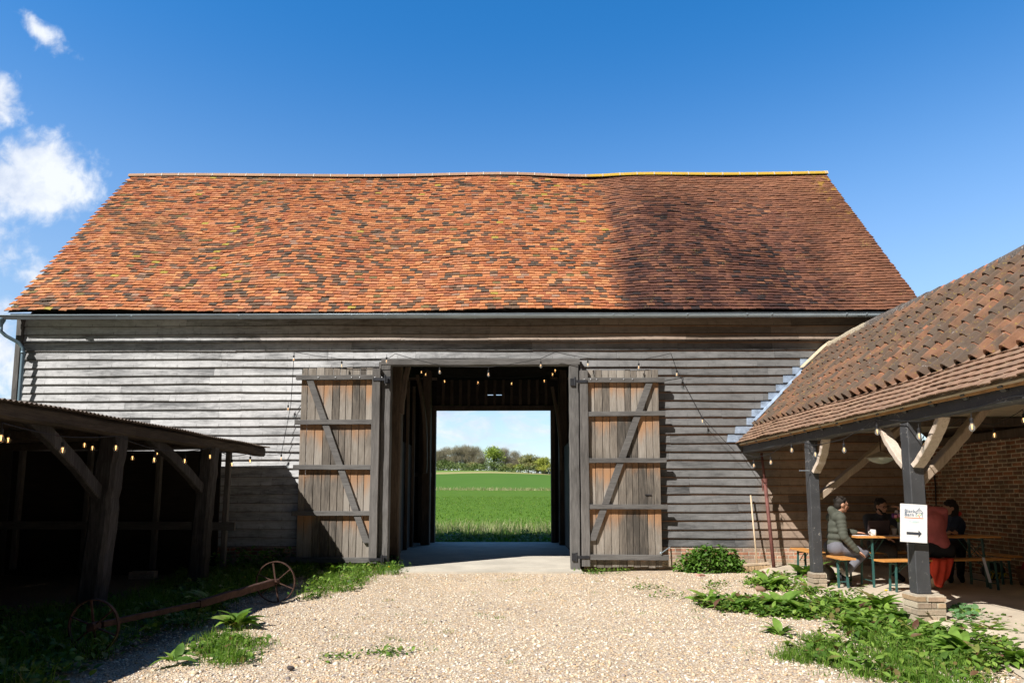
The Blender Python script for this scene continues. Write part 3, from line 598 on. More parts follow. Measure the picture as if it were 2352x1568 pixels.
while x < RX1:
    e = min(x+.46, RX1+.02); pts = []; 
    for u in (x+.004, e-.004):
        c = rp(u, SL, .02); c.z += .0; c.y = 17.74
        pts.append([Vector((u, c.y-.14*math.cos(t), c.z-.05+.12*math.sin(t))) for t in [PI*q/8 for q in range(9)]])
    o = pts[0]+pts[1]; mb.add(o, [(q, q+9, q+10, q+1) for q in range(8)]+[tuple(range(8, -1, -1)), tuple(range(9, 18))])
    c = rp(e, SL, .02); mb.add([Vector((e+d_, 17.74-.146*math.cos(t), c.z-.05+.126*math.sin(t))) for d_ in (-.012, .012) for t in [PI*q/8 for q in range(9)]], [(q, q+9, q+10, q+1) for q in range(8)]+[tuple(range(8, -1, -1)), tuple(range(9, 18))], None, 1)
    x = e
rt = mb.build('ridge_tiles', [M_ridge, simple('lime_mortar', (.55, .50, .44))], roof)
mb = MB(); mb.beam((RX0+.05, 13.74, 5.16), (RX1-.05, 13.74, 5.16), .05, .12, n=20, jit=.006); mb.build('eaves_board', M_ledge, roof)
# gutter
def halfpipe(mb, x0, x1, y, z, r, n=10, th=.004):
    V_ = []
    for x in (x0, x1):
        V_ += [(x, y-r*math.cos(PI*q/n), z-r*math.sin(PI*q/n)) for q in range(n+1)]+[(x, y-(r-th)*math.cos(PI*q/n), z-(r-th)*math.sin(PI*q/n)) for q in range(n+1)]
    m_ = 2*(n+1); F_ = [(q, q+1, m_+q+1, m_+q) for q in range(n)]+[(n+1+q, m_+n+1+q, m_+n+2+q, n+2+q) for q in range(n)]+[(0, m_, m_+n+1, n+1), (n, 2*n+1, m_+2*n+1, m_+n)]
    F_ += [tuple(list(range(0, n+1))+list(range(2*n+1, n, -1))), tuple(list(range(m_+n, m_-1, -1))+list(range(m_+n+1, m_+2*n+2)))]
    mb.add(V_, F_)
mb = MB(); halfpipe(mb, -10.78, 8.2, 13.585, 5.135, .070); mb.tube([(-10.78, 13.585-.070, 5.137), (8.2, 13.585-.070, 5.137)], .009, 6)
gut = mb.build('gutter', M_galv, barn, True)
for x in [-8.2, -7.9, -5.7, -3.4, -2.7, -1.9, .1, 1.9, 2.3, 4.6, 5.1, 6.6, 7.0, -.9, 3.4]:
    mb = MB(); r = .078; mb.add([(x+dx, 13.585-(r-t)*math.cos(PI*q/8), 5.135-(r-t)*math.sin(PI*q/8)) for dx in (-.014, .014) for t in (0, .005) for q in range(9)],
        [(q, q+1, q+19, q+18) for q in range(8)]+[(q+9, q+27, q+28, q+10) for q in range(8)]+[(q, q+9, q+10, q+1) for q in range(8)]+[(q+18, q+19, q+28, q+27) for q in range(8)]); mb.build('gutter_clip', M_galv, gut)
mb = MB(); mb.lathe([(.035, -.19), (.04, -.13), (.075, -.05), (.08, 0), (.07, 0)], (-10.62, 13.585, 5.09), 16)
P = [PY(36, 745, 13.585)]; P = [Vector((-10.62, 13.585, 4.93)), Vector((-10.62, 13.6, 4.82)), Vector((-10.55, 13.65, 4.74)), Vector((-10.36, 13.76, 4.62)), Vector((-10.29, 13.80, 4.52)), Vector((-10.28, 13.80, 4.38)), Vector((-10.28, 13.80, 2.6)), Vector((-10.28, 13.80, .2))]
mb.tube(P, .036, 12)
for z in (4.42, 3.0): mb.lathe([(.036, -.02), (.045, -.02), (.045, .02), (.036, .02)], (-10.28, 13.8, z), 12)
mb.build('downpipe', M_pipe, barn, True)

# ---- inner frame seen through the doorway
def tim(name, p0, p1, w_, h_, n=8, bow=0, par=barn, mat=M_inner, up=(0, 1, 0)):
    mb = MB(); mb.beam(p0, p1, w_, h_, up=up, n=n, jit=.004, bow=bow); return mb.build(name, mat, par)
for x in (-2.45, .95):
    for y in (15.2, 20.3): tim('aisle_post', (x-.32 if x < 0 else x+.35, y, 0), (x-.32 if x < 0 else x+.35, y, 5.2), .26, .28)
for x0, x1, y in ((-2.6, -1.95, 19.2),): tim('curved_brace', (-2.92, 19.3, 4.9), (-2.66, 19.3, 2.1), .16, .10, 12, .10, up=(1, 0, 0))
tim('curved_brace', (-2.5, 14.35, 3.2), (-2.2, 14.35, 4.8), .14, .1, 12, -.06, up=(1, 0, 0))
tim('curved_brace', (1.2, 19.6, 2.2), (.95, 19.6, 4.6), .14, .09, 12, .07, up=(1, 0, 0))
tim('tie_beam', (-10, 17.6, 5.0), (8, 17.6, 5.0), .25, .3); 
for k in range(13): tim('stud', (-2.4+k*.27, 21.33, 4.3), (-2.4+k*.27, 21.33, 5.1), .09, .1, 3)
for k in range(8): tim('stud', (-3.1-k*.55, 21.33, 0), (-3.1-k*.55, 21.33, 5.1), .1, .1, 3)
for k in range(4): tim('stud', (1.4+k*.6, 21.33, 0), (1.4+k*.6, 21.33, 5.1), .1, .1, 3)
tim('rear_lintel', (-2.8, 21.3, 4.27-.07), (1.2, 21.3, 4.2), .16, .14, 4); tim('rear_jamb', (-2.68, 21.32, 0), (-2.68, 21.32, 4.15), .13, .16, 4); tim('rear_jamb', (1.05, 21.32, 0), (1.05, 21.32, 4.15), .13, .16, 4)
tim('mid_rail', (-8, 20.9, 2.1), (-2.7, 20.9, 2.1), .12, .14, 4)
mb = MB()
for k in range(21): mb.bb(-3.1-.006, -3.1+.006, 15.4+k*.2, 15.4+k*.2+.19, 0, 2.9)
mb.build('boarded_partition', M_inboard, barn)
for y in np.linspace(15.4, 19.5, 5): tim('partition_stud', (-3.04, y, 0), (-3.04, y, 4.6), .08, .09, 3)
mb = MB(); mb.bb(1.32, 1.35, 15.4, 20.2, 0, 2.9); mb.build('boarded_partition', M_inboard, barn)
# ================================================================== LEFT SHED (open cart shed, corrugated roof)
ls = empty('cart_shed', (-5.2, 5, 0), 'dark open-fronted cart shed with a corrugated iron roof and leaning old posts', 'shed')
mb = MB(); V_ = []; F_ = []; y0, y1 = -4.0, 13.72; nw = int((y1-y0)/.076*6)
for i in range(nw+1):
    y = y0+(y1-y0)*i/nw; wv = .011*math.cos(2*PI*y/.076); sag = .012*math.sin(y*.9)+.008*math.sin(y*2.7)
    dz_ = -.055*max(0, (11-y)/6) if y > 5 else -.055
    for (x, z) in [(-5.03, 2.455+dz_*.5), (-7.3, 2.41+dz_*.5), (-9.75, 2.36+dz_*.5)]:
        V_ += [(x+(.02*math.sin(y*3.1) if x > -6 else 0), y, z+wv+sag), (x, y, z+wv+sag-.002)]
k = 6; F_ = []
for i in range(nw):
    for c in (0, 2): F_ += [(i*k+c, i*k+c+2, (i+1)*k+c+2, (i+1)*k+c), (i*k+c+1, (i+1)*k+c+1, (i+1)*k+c+3, i*k+c+3)]
    F_ += [(i*k, (i+1)*k, (i+1)*k+1, i*k+1)]
mb.add(V_, F_); shroof = mb.build('roof', M_tin, ls)
mb = MB(); mb.beam((-5.16, -4, 2.30), (-5.16, 8.95, 2.335), .16, .18, n=26, jit=.006, ch=.2); mb.build('eaves_beam', M_darkbeam, ls)
mb = MB(); mb.beam((-5.17, 8.98, 2.338), (-5.17, 13.62, 2.342), .15, .175, n=14, jit=.006, ch=.2); mb.build('eaves_beam', M_darkbeam, ls)
def shed_post(name, p0, p1, w0, w1, n=18, jit=.0045):
    mb = MB(); mb.beam(p0, p1, w0, w0*.95, up=(0, 1, 0), n=n, jit=jit, w2=w1, h2=w1*.95, ch=.16); return mb.build(name, M_oldpost, ls)
shed_post('post', (-5.43, 8.78, -.05), (-5.22, 8.72, 2.41), .29, .27)
shed_post('post', (-5.36, 11.5, -.05), (-5.22, 11.46, 2.41), .28, .25)
shed_post('post', (-5.6, 5.2, -.05), (-5.25, 5.2, 2.40), .29, .25)
for (px, yb) in ((-5.52, 12.85), (-6.83, 12.85), (-8.15, 12.85), (-9.45, 12.85)):
    mb = MB(); mb.beam((px, yb, .12), (px+.03, yb, 2.36), .095, .09, up=(0, 1, 0), n=8, jit=.002); mb.build('stud', M_stile, ls)
mb = MB(); mb.beam((-9.7, 12.80, .93), (-5.30, 12.79, .915), .05, .15, n=8, jit=.003); mb.build('rail', M_ledge, ls)
for a_, b_ in (((-5.24, 7.15, 2.33), (-5.33, 8.62, 1.52)), ((-5.24, 9.45, 2.35), (-5.3, 11.34, 1.60))):
    mb = MB(); mb.beam(a_, b_, .10, .17, n=8, jit=.003, bow=.04); mb.build('brace', M_oldpost, ls)
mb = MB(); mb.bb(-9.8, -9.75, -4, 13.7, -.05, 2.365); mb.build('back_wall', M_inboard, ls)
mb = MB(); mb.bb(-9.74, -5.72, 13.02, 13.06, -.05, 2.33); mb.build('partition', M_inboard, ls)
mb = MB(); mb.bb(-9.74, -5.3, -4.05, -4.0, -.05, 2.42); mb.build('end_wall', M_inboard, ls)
for y in (-1.2, 1.2, 3.4, 5.6, 7.4, 9.4, 11.4): 
    mb = MB(); mb.beam((-5.25, y, 2.355), (-9.74, y, 2.27), .08, .12, n=3); mb.build('rafter', M_darkbeam, ls)
mb = MB(); mb.box((-6.75, 12.4, .05), (.42, .22, .16), Euler((0, 0, .2)).to_matrix()); mb.build('stone_block', M_pier, None, label='pale stone block at the foot of a thin stud inside the dark shed', cat='stone')

# ================================================================== RIGHT SHED (pantiled shelter)
rs = empty('open_shelter', (4.6, 8, 0), 'open-sided shelter with pantiled roof, black posts and pale curved braces', 'shelter')
EX, EZ = 4.44, 2.535; BX, BZ = 4.84, 2.905; TX, TZ = 6.40, 4.53; YE0 = 3.2; YE1 = 13.93
# plain-tile eaves courses
def rsp(x0, z0, x1, z1):
    L_ = math.hypot(x1-x0, z1-z0); return L_, ((x1-x0)/L_, (z1-z0)/L_), (-(z1-z0)/L_, (x1-x0)/L_)
L_, (ux, uz), (nx_, nz_) = rsp(EX, EZ, BX+.05, BZ+.045)
V_ = []; F_ = []; rr = random.Random(5); nC = 6
for j in range(nC):
    s0 = L_*j/nC-.02; y = YE0+(.083 if j % 2 else 0)
    while y < YE1:
        ye = y+.163; wv = .012*math.sin(y*1.1+1)+.006*math.sin(y*3.7); h = .032+rr.gauss(0, .003); ds = rr.gauss(0, .005); o = len(V_)
        for (s_, hh) in ((s0+ds, h), (s0+ds, h-.014), (s0+.13, .008)):
            for (q, cz_) in ((y, 0), ((y+ye)/2, .004), (ye, 0)):
                V_.append((EX+ux*s_+nx_*(hh+cz_), q, EZ+uz*s_+nz_*(hh+cz_)+wv))
        F_ += [(o, o+1, o+7, o+6), (o+1, o+2, o+8, o+7), (o+3, o+4, o+1, o), (o+4, o+5, o+2, o+1), (o, o+6, o+3), (o+5, o+8, o+2)]; y = ye+.004
# sarking slab under everything (both slopes)
mb = MB()
def slab(mb, P, th=.03):
    P = [Vector(p) for p in P]; n_ = (P[1]-P[0]).cross(P[2]-P[0]).normalized()*th; Q = [p-n_ for p in P]
    k = len(P); mb.add(P+Q, [tuple(range(k)), tuple(range(2*k-1, k-1, -1))]+[(i, i+k, (i+1) % k+k, (i+1) % k) for i in range(k)])
slab(mb, [(EX+.03, YE0, EZ-.012), (TX, YE0, TZ-.05), (TX, YE1, TZ-.05), (EX+.03, YE1, EZ-.012)])
rroof = mb.build('roof', M_ceil, rs)
mb = MB(); slab(mb, [(TX+.01, YE0, TZ-.05), (8.55, YE0, 2.42), (8.55, YE1, 2.42), (TX+.01, YE1, TZ-.05)]); mb.build('rear_slope', M_pan, rroof)
mb = MB(); mb.add(V_, F_); mb.build('eaves_tiles', M_eave, rroof)
# pantiles
L_, (ux, uz), (nx_, nz_) = rsp(BX, BZ, TX, TZ)
PW = .235; NP = 8; g = L_/NP; V_ = []; F_ = []; A_ = []
prof = [(0, 0), (.03, -.020), (.08, -.028), (.118, -.018), (.135, .03), (.158, .078), (.190, .086), (.222, .055), (.243, .0)]
for j in range(NP):
    i = 0; y = YE0
    while y < YE1-.1:
        s0 = g*j-.03+rr.gauss(0, .007); s1 = min(g*(j+1)+.045, L_); lift = .038+rr.gauss(0, .003); yw_ = y+rr.gauss(0, .003); o = len(V_); yaw = rr.gauss(0, .004)
        wv = .015*math.sin(y*.8)+.008*math.sin(y*2.1+j)
        def P(s_, q, h, k_=0): return (BX+ux*s_+nx_*(h+wv), yw_+q+k_, BZ+uz*s_+nz_*(h+wv))
        vis = g-.0; 
        for (s_, lf, k_) in ((s0, lift, yaw), (s0, lift-.030, yaw), (s0+(s1-s0)*.66, lift*.40, 0), (s0+(s1-s0)*.82, lift*.2+.002, 0), (s1, .004, 0)):
            for (q, h) in prof: V_.append(P(s_, q, h+lf-.004, k_)); A_.append(1.0 if s_ > s0+(s1-s0)*.7 else .01)
        n_ = len(prof)
        for q in range(n_-1):
            F_ += [(o+q, o+q+1, o+2*n_+q+1, o+2*n_+q), (o+2*n_+q, o+2*n_+q+1, o+3*n_+q+1, o+3*n_+q), (o+3*n_+q, o+3*n_+q+1, o+4*n_+q+1, o+4*n_+q), (o+n_+q, o+n_+q+1, o+q+1, o+q)]
        F_ += [(o+n_, o, o+2*n_), (o+2*n_-1, o+3*n_-1, o+n_-1)]
        y += PW
mb = MB(); mb.add(V_, F_, A_); mb.build('pantiles', M_pan, rroof)
M_rg2 = brickmat('shelter_ridge', (.13, .11, .10), (.20, .17, .15), (.30, .28, .25), 1, 'y')
m, nt, b = newmat('lichened_ridge'); base = objc(nt); fine = noise(nt, base, 16, 6, .75); x, y, z = xsep(nt, base)
c = mix(nt, fine, (.10, .085, .075), (.22, .19, .17)); c = mix(nt, sstep(nt, fine, .60, .64), c, (.55, .54, .52)); c = mix(nt, sstep(nt, mth(nt, 'ADD', y, mth(nt, 'MULTIPLY', fine, 1)), 12.6, 12.9), c, (.50, .43, .32)); setc(nt, b, c); bump(nt, b, fine, 1, .04)
mb = MB(); y = YE0
while y < YE1:
    e = min(y+.33, YE1); zz = TZ-.03+.02*math.sin(y*1.2)+rr.gauss(0, .004); r_ = .135
    vv = [Vector((TX+.01-r_*math.cos(t), yy_, zz+r_*1.0*math.sin(t)+(.012 if yy_ == y else 0))) for yy_ in (y, e+.02) for t in [-.35+(PI+.7)*q/10 for q in range(11)]]
    mb.add(vv, [(q, q+11, q+12, q+1) for q in range(10)]+[tuple(range(10, -1, -1)), tuple(range(11, 22))]); y = e
mb.build('ridge_tiles', m, rroof)
# fascia under eaves tiles, plate beam, posts
mb = MB(); mb.beam((EX+.06, YE0, EZ-.035), (EX+.06, 13.93, EZ-.035), .02, .05, n=20, jit=.003); mb.build('fascia', simple('oiled_oak', (.42, .22, .08), .6, 0, .25, 6), rroof)
mb = MB(); mb.beam((4.62, YE0, 2.43), (4.62, 13.93, 2.43), .16, .185, n=24, jit=.004); mb.build('plate_beam', M_black, rs)
for y in np.arange(YE0+.4, 13.8, .55):
    mb = MB(); mb.beam((4.50, y, 2.475), (4.9, y, 2.83), .07, .07, up=(0, 1, 0)); mb.build('rafter_foot', M_black, rs)
P2 = (4.62, 8.08); P1 = (4.62, 10.85)
for (px, py_, w_, zb) in ((P2[0], P2[1], .165, .38), (P1[0], P1[1], .15, .31)):
    mb = MB(); mb.beam((px, py_, zb), (px, py_, 2.34), w_, w_, up=(0, 1, 0), n=16, jit=.0025, ch=.05); mb.build('post', M_black, rs)
def pier(x, y, wx, wy, zt, lab):
    mb = MB(); r3 = random.Random(9); z = 0; k = 0
    while z < zt-.02:
        h_ = min(.07, zt-z); nb = 2
        off = .5 if k % 2 else .35
        for (a_, b_) in ((0, off), (off, 1)):
            dy = r3.gauss(0, .006); mb.box((x-wx/2+wx*(a_+b_)/2, y+dy, z+h_/2), (wx*(b_-a_)-.008, wy, h_-.008), Euler((0, 0, r3.gauss(0, .012))).to_matrix())
        z += h_+.004; k += 1
    pr = mb.build('pier', [M_pier], rs); 
    mb = MB(); mb.bb(x-wx/2+.012, x+wx/2-.012, y-wy/2+.012, y+wy/2-.012, -.05, zt+.01); mb.build('mortar_core', M_mortar, pr)
pier(P2[0]+.03, P2[1]+.0, .33, .30, .36, ''); pier(P1[0], P1[1], .22, .22, .29, '')
# knee braces: pale curved oak
def brace(name, a_, b_, w_, h_, bow, mat=M_oak, par=rs, up=(0, 1, 0)):
    mb = MB(); mb.beam(a_, b_, w_, h_, up=up, n=14, jit=.003, bow=bow, ch=.1); return mb.build(name, mat, par)
brace('knee_brace', (4.62, 7.98, 1.83), (4.66, 7.5, 2.36), .07, .13, .03, up=(1, 0, 0))
brace('knee_brace', (4.62, 8.2, 1.83), (4.64, 8.72, 2.36), .07, .12, -.03, up=(1, 0, 0))
brace('knee_brace', (4.64, 10.74, 1.85), (4.66, 10.4, 2.36), .07, .12, .03, up=(1, 0, 0))
brace('tie_brace', (4.72, 8.2, 1.62), (5.75, 8.35, 2.62), .10, .16, -.05, up=(0, 1, 0), mat=wood('brace_oak', (.15, .11, .08), (.30, .23, .17), (.42, .34, .26), 'z', isl=.1))
brace('tie_brace', (4.75, 10.95, 1.46), (6.3, 11.1, 2.66), .10, .16, -.05, up=(0, 1, 0), mat=bpy.data.materials['brace_oak'])
for y in (8.3, 11.05): mb = MB(); mb.beam((4.7, y, 2.66), (8.2, y, 2.66), .15, .14, n=8, jit=.003); mb.build('tie_beam', M_inner if y > 9 else M_ledge, rs)
mb = MB(); rr = random.Random(2)
for k in range(16):
    y0_ = 3.3+k*.66; mb.bb(4.75, 8.2, y0_, y0_+.652, 2.745+rr.gauss(0, .002), 2.76)
mb.build('ceiling', M_ceil, rs)
mb = MB(); mb.beam((8.12, YE0, 2.50), (8.12, 13.93, 2.50), .14, .14, n=10, jit=.003); mb.build('wall_plate', M_inner, rs)
tim('dark_post', (5.55, 9.9+1.4, .1), (5.55, 11.3, 2.6), .10, .10, par=rs) if False else None
# stepped lead flashing where the roof meets the weatherboards
L_ = math.hypot(TX-EX, TZ-EZ)
for k in range(2, 13):
    z = Z0+k*.175
    if z < 2.45: continue
zz = [Z0+k*.175 for k in range(27) if 2.5 < Z0+k*.175 < 4.3]
def roofx(z):
    return EX+(z-EZ)/(BZ-EZ)*(BX-EX) if z < BZ else BX+(z-BZ)/(TZ-BZ)*(TX-BX)
for i, z in enumerate(zz):
    xa = roofx(z+.03); xb = roofx(z+.205); y_ = 13.945; mb = MB()
    wq = .31+.07*random.random(); slab(mb, [(xa-wq+.09, y_-.004, z+.012), (xa+.12, y_-.004, z+.012), (xb+.12, y_+.024, z+.180), (xb-wq-.06, y_+.024, z+.180)][::-1], .004); mb.build('flashing', M_lead, rs)
mb = MB(); slab(mb, [(BX-.05, 13.80, BZ+.07), (TX-.35, 13.80, TZ-.28), (TX-.35, 13.935, TZ-.24), (BX-.05, 13.935, BZ+.11)][::-1], .012); mb.build('valley_soaker', M_lead, rs)
mb = MB(); slab(mb, [(TX-.62, 13.76, TZ-.47), (TX-.02, 13.76, TZ+.08), (TX-.02, 13.93, TZ+.12), (TX-.62, 13.93, TZ-.44)][::-1], .015); mb.build('mortar_fillet', simple('sandy_mortar', (.55, .46, .33), .9, 0, .25, 20, .4), rs)

# brick wall at the back of the shelter
mb = MB(); mb.bb(8.19, 8.42, 3.2, 13.94, -.05, 2.43); mb.build('brick_wall', M_brick, None, label='old red brick wall closing the back of the open shelter', cat='wall')
# string of cable hanging down the brick wall
tag((MB().tube([PX(2130, 960, 8.15), PX(2138, 1040, 8.16), PX(2148, 1110, 8.16), PX(2150, 1160, 8.16)], .012, 6)).build('cable', M_cable, None, True), 'thick black cable hanging down the brick wall behind the seated people', 'cable')

# ================================================================== FESTOON LIGHTS
def bulbs(root, P, drop=.06, sc=1.0, fil=None):
    for p in P:
        p = Vector(p); mb = MB(); mb.tube([p+Vector((0, 0, drop)), p], .004, 5)
        mb.lathe([(0, .0), (.016*sc, 0), (.018*sc, -.012*sc), (.016*sc, -.045*sc), (.0, -.045*sc)], p, 10); so = mb.build('lamp_holder', M_cable, root)
        mb = MB(); pr = [(.011, 0), (.014, -.01), (.026, -.035), (.030, -.055), (.024, -.075), (.012, -.086), (0, -.09)]
        mb.lathe([(r*sc, z*sc) for r, z in pr], p+Vector((0, 0, -.045*sc)), 12); g_ = mb.build('bulb', M_glass, root, True)
        mb = MB(); mb.tube([p+Vector((.006*sc, 0, -.06*sc)), p+Vector((0, 0, -.115*sc)), p+Vector((-.006*sc, 0, -.06*sc))], .0032*sc, 5); mb.build('filament', fil or M_fil, g_)
def cable(root, K, r=.006, sag=.05, seg=8):
    pts = []
    for a_, b_ in zip(K[:-1], K[1:]):
        a_, b_ = Vector(a_), Vector(b_)
        for i in range(seg): k = i/seg; pts.append(a_.lerp(b_, k)-Vector((0, 0, sag*(a_-b_).length*4*k*(1-k)*.25)))
    pts.append(Vector(K[-1])); mb = MB(); mb.tube(pts, r, 5); return mb.build('cable', M_cable, root)
def up(v, d=.06): return Vector(v)+Vector((0, 0, d))
# along the barn front
st = empty('string_lights', PY(1176, 830, 13.62), 'festoon lights on a black cable draped across the barn front above the doors', 'string lights')
yb = 13.66
D = [(675, 818), (785, 832), (888, 822), (1010, 846), (1122, 852), (1242, 832), (1350, 830), (1467, 836)]
K = [PY(676, 808, yb), PY(785, 824, yb), PY(893, 822, yb), PY(908, 812, yb), PY(1010, 838, yb), PY(1122, 843, yb), PY(1242, 823, yb), PY(1275, 808, yb), PY(1350, 822, yb), PY(1467, 826, yb), PY(1541, 811, yb)]
cable(st, K); bulbs(st, [PY(x, y-2, yb) for x, y in D], fil=M_fil2)
K2 = [PY(1541, 811, yb), PY(1554, 848, 13.8), PY(1614, 960, 13.8), PY(1691, 1040, 13.75)]; cable(st, K2, sag=.01); bulbs(st, [PY(1554, 850, 13.8), PY(1613, 957, 13.8)], fil=M_fil2)
K3 = [PY(676, 808, yb), PY(668, 930, 13.85), PY(646, 1043, 13.85), PY(612, 1046, 13.7)]; cable(st, K3, sag=.01); bulbs(st, [PY(662, 930, 13.85), PY(646, 1043, 13.85)], fil=M_fil2)
# inside the barn
st = empty('string_lights', PY(1100, 860, 17), 'small warm festoon bulbs glowing in the dark inside the barn', 'string lights')
Di = [(968, 852), (978, 857), (1021, 873), (1098, 876), (1175, 878), (1250, 872), (1269, 857), (1275, 848)]
Pi = [PY(x, y-5, 17) for x, y in Di]; cable(st, [up(p) for p in Pi]); bulbs(st, Pi)
# left shed, front and inner
st = empty('string_lights', (-5.1, 9, 2.3), 'festoon lights hanging along the eaves beam of the dark shed', 'string lights')
Dl = [(4, 985), (145, 1015), (267, 1012), (355, 1041), (425, 1045), (483, 1036), (533, 1055), (575, 1048)]; Pl = [PX(x, y, -5.03) for x, y in Dl]; Pl = [p for p in Pl]; cable(st, [up(p) for p in Pl]); bulbs(st, Pl)
st = empty('string_lights', (-6.3, 9, 2.2), 'festoon bulbs strung deeper inside the dark shed behind its posts', 'string lights')
Dl = [(20, 994), (121, 1003), (195, 1008), (213, 1015), (305, 1039), (362, 1028)]; Pl = [PX(x, y, -6.3) for x, y in Dl]; cable(st, [up(p) for p in Pl], sag=.02); bulbs(st, Pl)
# right shelter, front and inner
st = empty('string_lights', (4.45, 9, 2.2), 'festoon lights with clear bulbs looping along the black beam of the shelter', 'string lights')
Dr = [(1691, 1043), (1731, 1058), (1770, 1050), (1818, 1021), (1872, 1030), (1938, 1018), (2014, 975), (2110, 983), (2231, 960)]; Pr = [PX(x, y, 4.50) for x, y in Dr]; hk = [PX(1691, 1035, 4.5), PX(1735, 1050, 4.5), PX(1770, 1042, 4.5), PX(1818, 1010, 4.5), PX(1872, 1022, 4.5), PX(1938, 1008, 4.5), PX(2014, 962, 4.5), PX(2110, 968, 4.5), PX(2231, 940, 4.5), PX(2320, 912, 4.5), PX(2420, 900, 4.5)]
cable(st, hk, sag=.02); bulbs(st, Pr, .05, fil=M_fil2)
st = empty('string_lights', (6.5, 10, 2.2), 'warm glowing festoon bulbs under the ceiling of the shelter', 'string lights')
Dr = [(2106, 1036), (2122, 1010), (2211, 970), (2283, 985), (2350, 950)]; Pr = [PX(x, y, 5.9+.25*i) for i, (x, y) in enumerate(Dr)]; cable(st, [up(p) for p in Pr], sag=.15); bulbs(st, Pr)
# ================================================================== FURNITURE
def trestle(root, L, W, H, leg=M_green, name='leg_frame', inset=.25, lw=.02):
    mb = MB(); mb.beam((-L/2, 0, H-.014), (L/2, 0, H-.014), W, .028, n=2, ch=.12); mb.build('tabletop' if H > .6 else 'seat', M_bench, root)
    for s in (-1, 1):
        x = s*(L/2-inset); hw = W/2-.05; mb = MB()
        for q in (-1, 1):
            mb.beam((x, q*hw*.85, H-.03), (x+s*.02, q*hw, .0), .04 if H > .6 else .034, .022, up=(1, 0, 0))
        mb.tube([(x+s*.015, -hw, .09), (x+s*.015, hw, .09)], .009, 6); mb.tube([(x, -hw*.9, H-.06), (x, hw*.9, H-.06)], .012, 6)
        if H > .6:
            for a_, b_ in ((-1, 1), (1, -1)): mb.tube([(x, a_*hw*.9, H-.1), (x+s*.01, b_*hw*.95, H-.34)], .007, 5)
            mb.tube([(x+s*.01, -hw*.95, H-.34), (x+s*.01, hw*.95, H-.34)], .007, 5)
        for q in (-1, 1): mb.tube([(x, q*hw*.5, H*.55), (x-s*.24, q*hw*.4, H-.03)], .008, 5)
        mb.build(name, leg, root)
tb = empty('beer_table', (0, 0, 0), 'long varnished folding table with green steel legs, laid with mugs and flowers', 'table'); trestle(tb, 2.2, .46, .77); tb.location = (6.26, 10.85, .095); tb.rotation_euler.z = .02
bn = empty('bench', (0, 0, 0), None, 'bench', 'folding benches round the table'); trestle(bn, 2.05, .24, .46, inset=.22)
def setb(o, loc, rz, lab): o.location = loc; o.rotation_euler.z = rz; o['label'] = lab
setb(bn, (6.26, 10.33, .095), .15, 'varnished bench along the near side of the table, with a red coat hanging off it')
for loc, rz, lab in (((4.93, 11.42, .095), PI/2-.03, 'varnished bench across the left end of the table under the man in green'), ((6.3, 11.62, .095), .0, 'varnished bench against the boards under the bearded man'),
                     ((7.62, 11.85, .095), PI/2+.06, 'empty varnished bench at the right end of the table near the brick wall')):
    c_ = copy_tree(bn); setb(c_, loc, rz, lab)

def lathe_thing(name, prof, loc, mat, lab, cat, smooth=True, n=20):
    mb = MB(); mb.lathe(prof, loc, n); return mb.build(name, mat, None, smooth, lab, cat)
TZt = .866
mb = MB(); mb.lathe([(0, 0), (.038, 0), (.041, .01), (.041, .095), (.037, .095), (.036, .012), (0, .012)], (5.47, 10.74, TZt), 20)
mb.tube([Vector((5.43-.028*math.sin(t), 10.74, TZt+.05+.028*math.cos(t))) for t in np.linspace(.2, PI-.2, 8)], .006, 6)
mb.build('mug', M_ceramic, None, True, 'white china mug at the left end of the table by the man in green', 'mug')
lathe_thing('paper_cup', [(0, 0), (.028, 0), (.038, .10), (.040, .10), (.040, .105), (.035, .105), (.026, .006), (0, .006)], (5.86, 10.86, TZt), M_ceramic, 'tall white cup standing just left of the glass vase', 'cup')
vz = empty('flower_vase', (5.97, 10.87, TZt), 'clear glass vase of purple, pink and white tulips on the table', 'vase')
mb = MB(); mb.lathe([(0, 0), (.045, 0), (.048, .21), (.044, .21), (.041, .01), (0, .01)], (5.97, 10.87, TZt), 20); mb.build('vase', M_jar, vz, True)
rr = random.Random(8); tul = {k: simple('tulip_'+k, c, .5, 0, .1, 20) for k, c in dict(purple=(.16, .05, .22), pink=(.62, .25, .36), white=(.70, .62, .66), magenta=(.30, .04, .14)).items()}
for i in range(15):
    a = i*2.4; r_ = .03+.085*math.sqrt(i/15); top = Vector((5.97+r_*math.cos(a), 10.87+r_*math.sin(a)*.8, TZt+.36-.6*r_+rr.uniform(-.02, .02))); mb = MB()
    mb.tube([(5.97+.01*math.cos(a), 10.87+.01*math.sin(a), TZt+.02), (5.97+.03*math.cos(a), 10.87+.03*math.sin(a), TZt+.2), top], .003, 5); mb.build('stem', M_stem, vz)
    mb = MB(); mb.lathe([(.004, -.02), (.02, -.008), (.026, .012), (.02, .034), (.010, .042), (.014, .03), (.0, .02)], top, 9); mb.build('tulip', tul[['purple', 'white', 'pink', 'magenta', 'purple'][i % 5]], vz, True)
mb = MB()
for i in range(10):
    a = i*1.7; b0 = Vector((5.97+.02*math.cos(a), 10.87+.02*math.sin(a), TZt+.15)); t_ = b0+Vector((.09*math.cos(a), .07*math.sin(a), .12)); sd = Vector((-math.sin(a), math.cos(a), 0))*.014
    m_ = b0.lerp(t_, .5)+Vector((0, 0, .03)); mb.add([b0-sd*.3, b0+sd*.3, m_+sd, m_-sd, t_], [(0, 1, 2, 3), (3, 2, 4)])
mb.build('leaves', M_dock, vz)
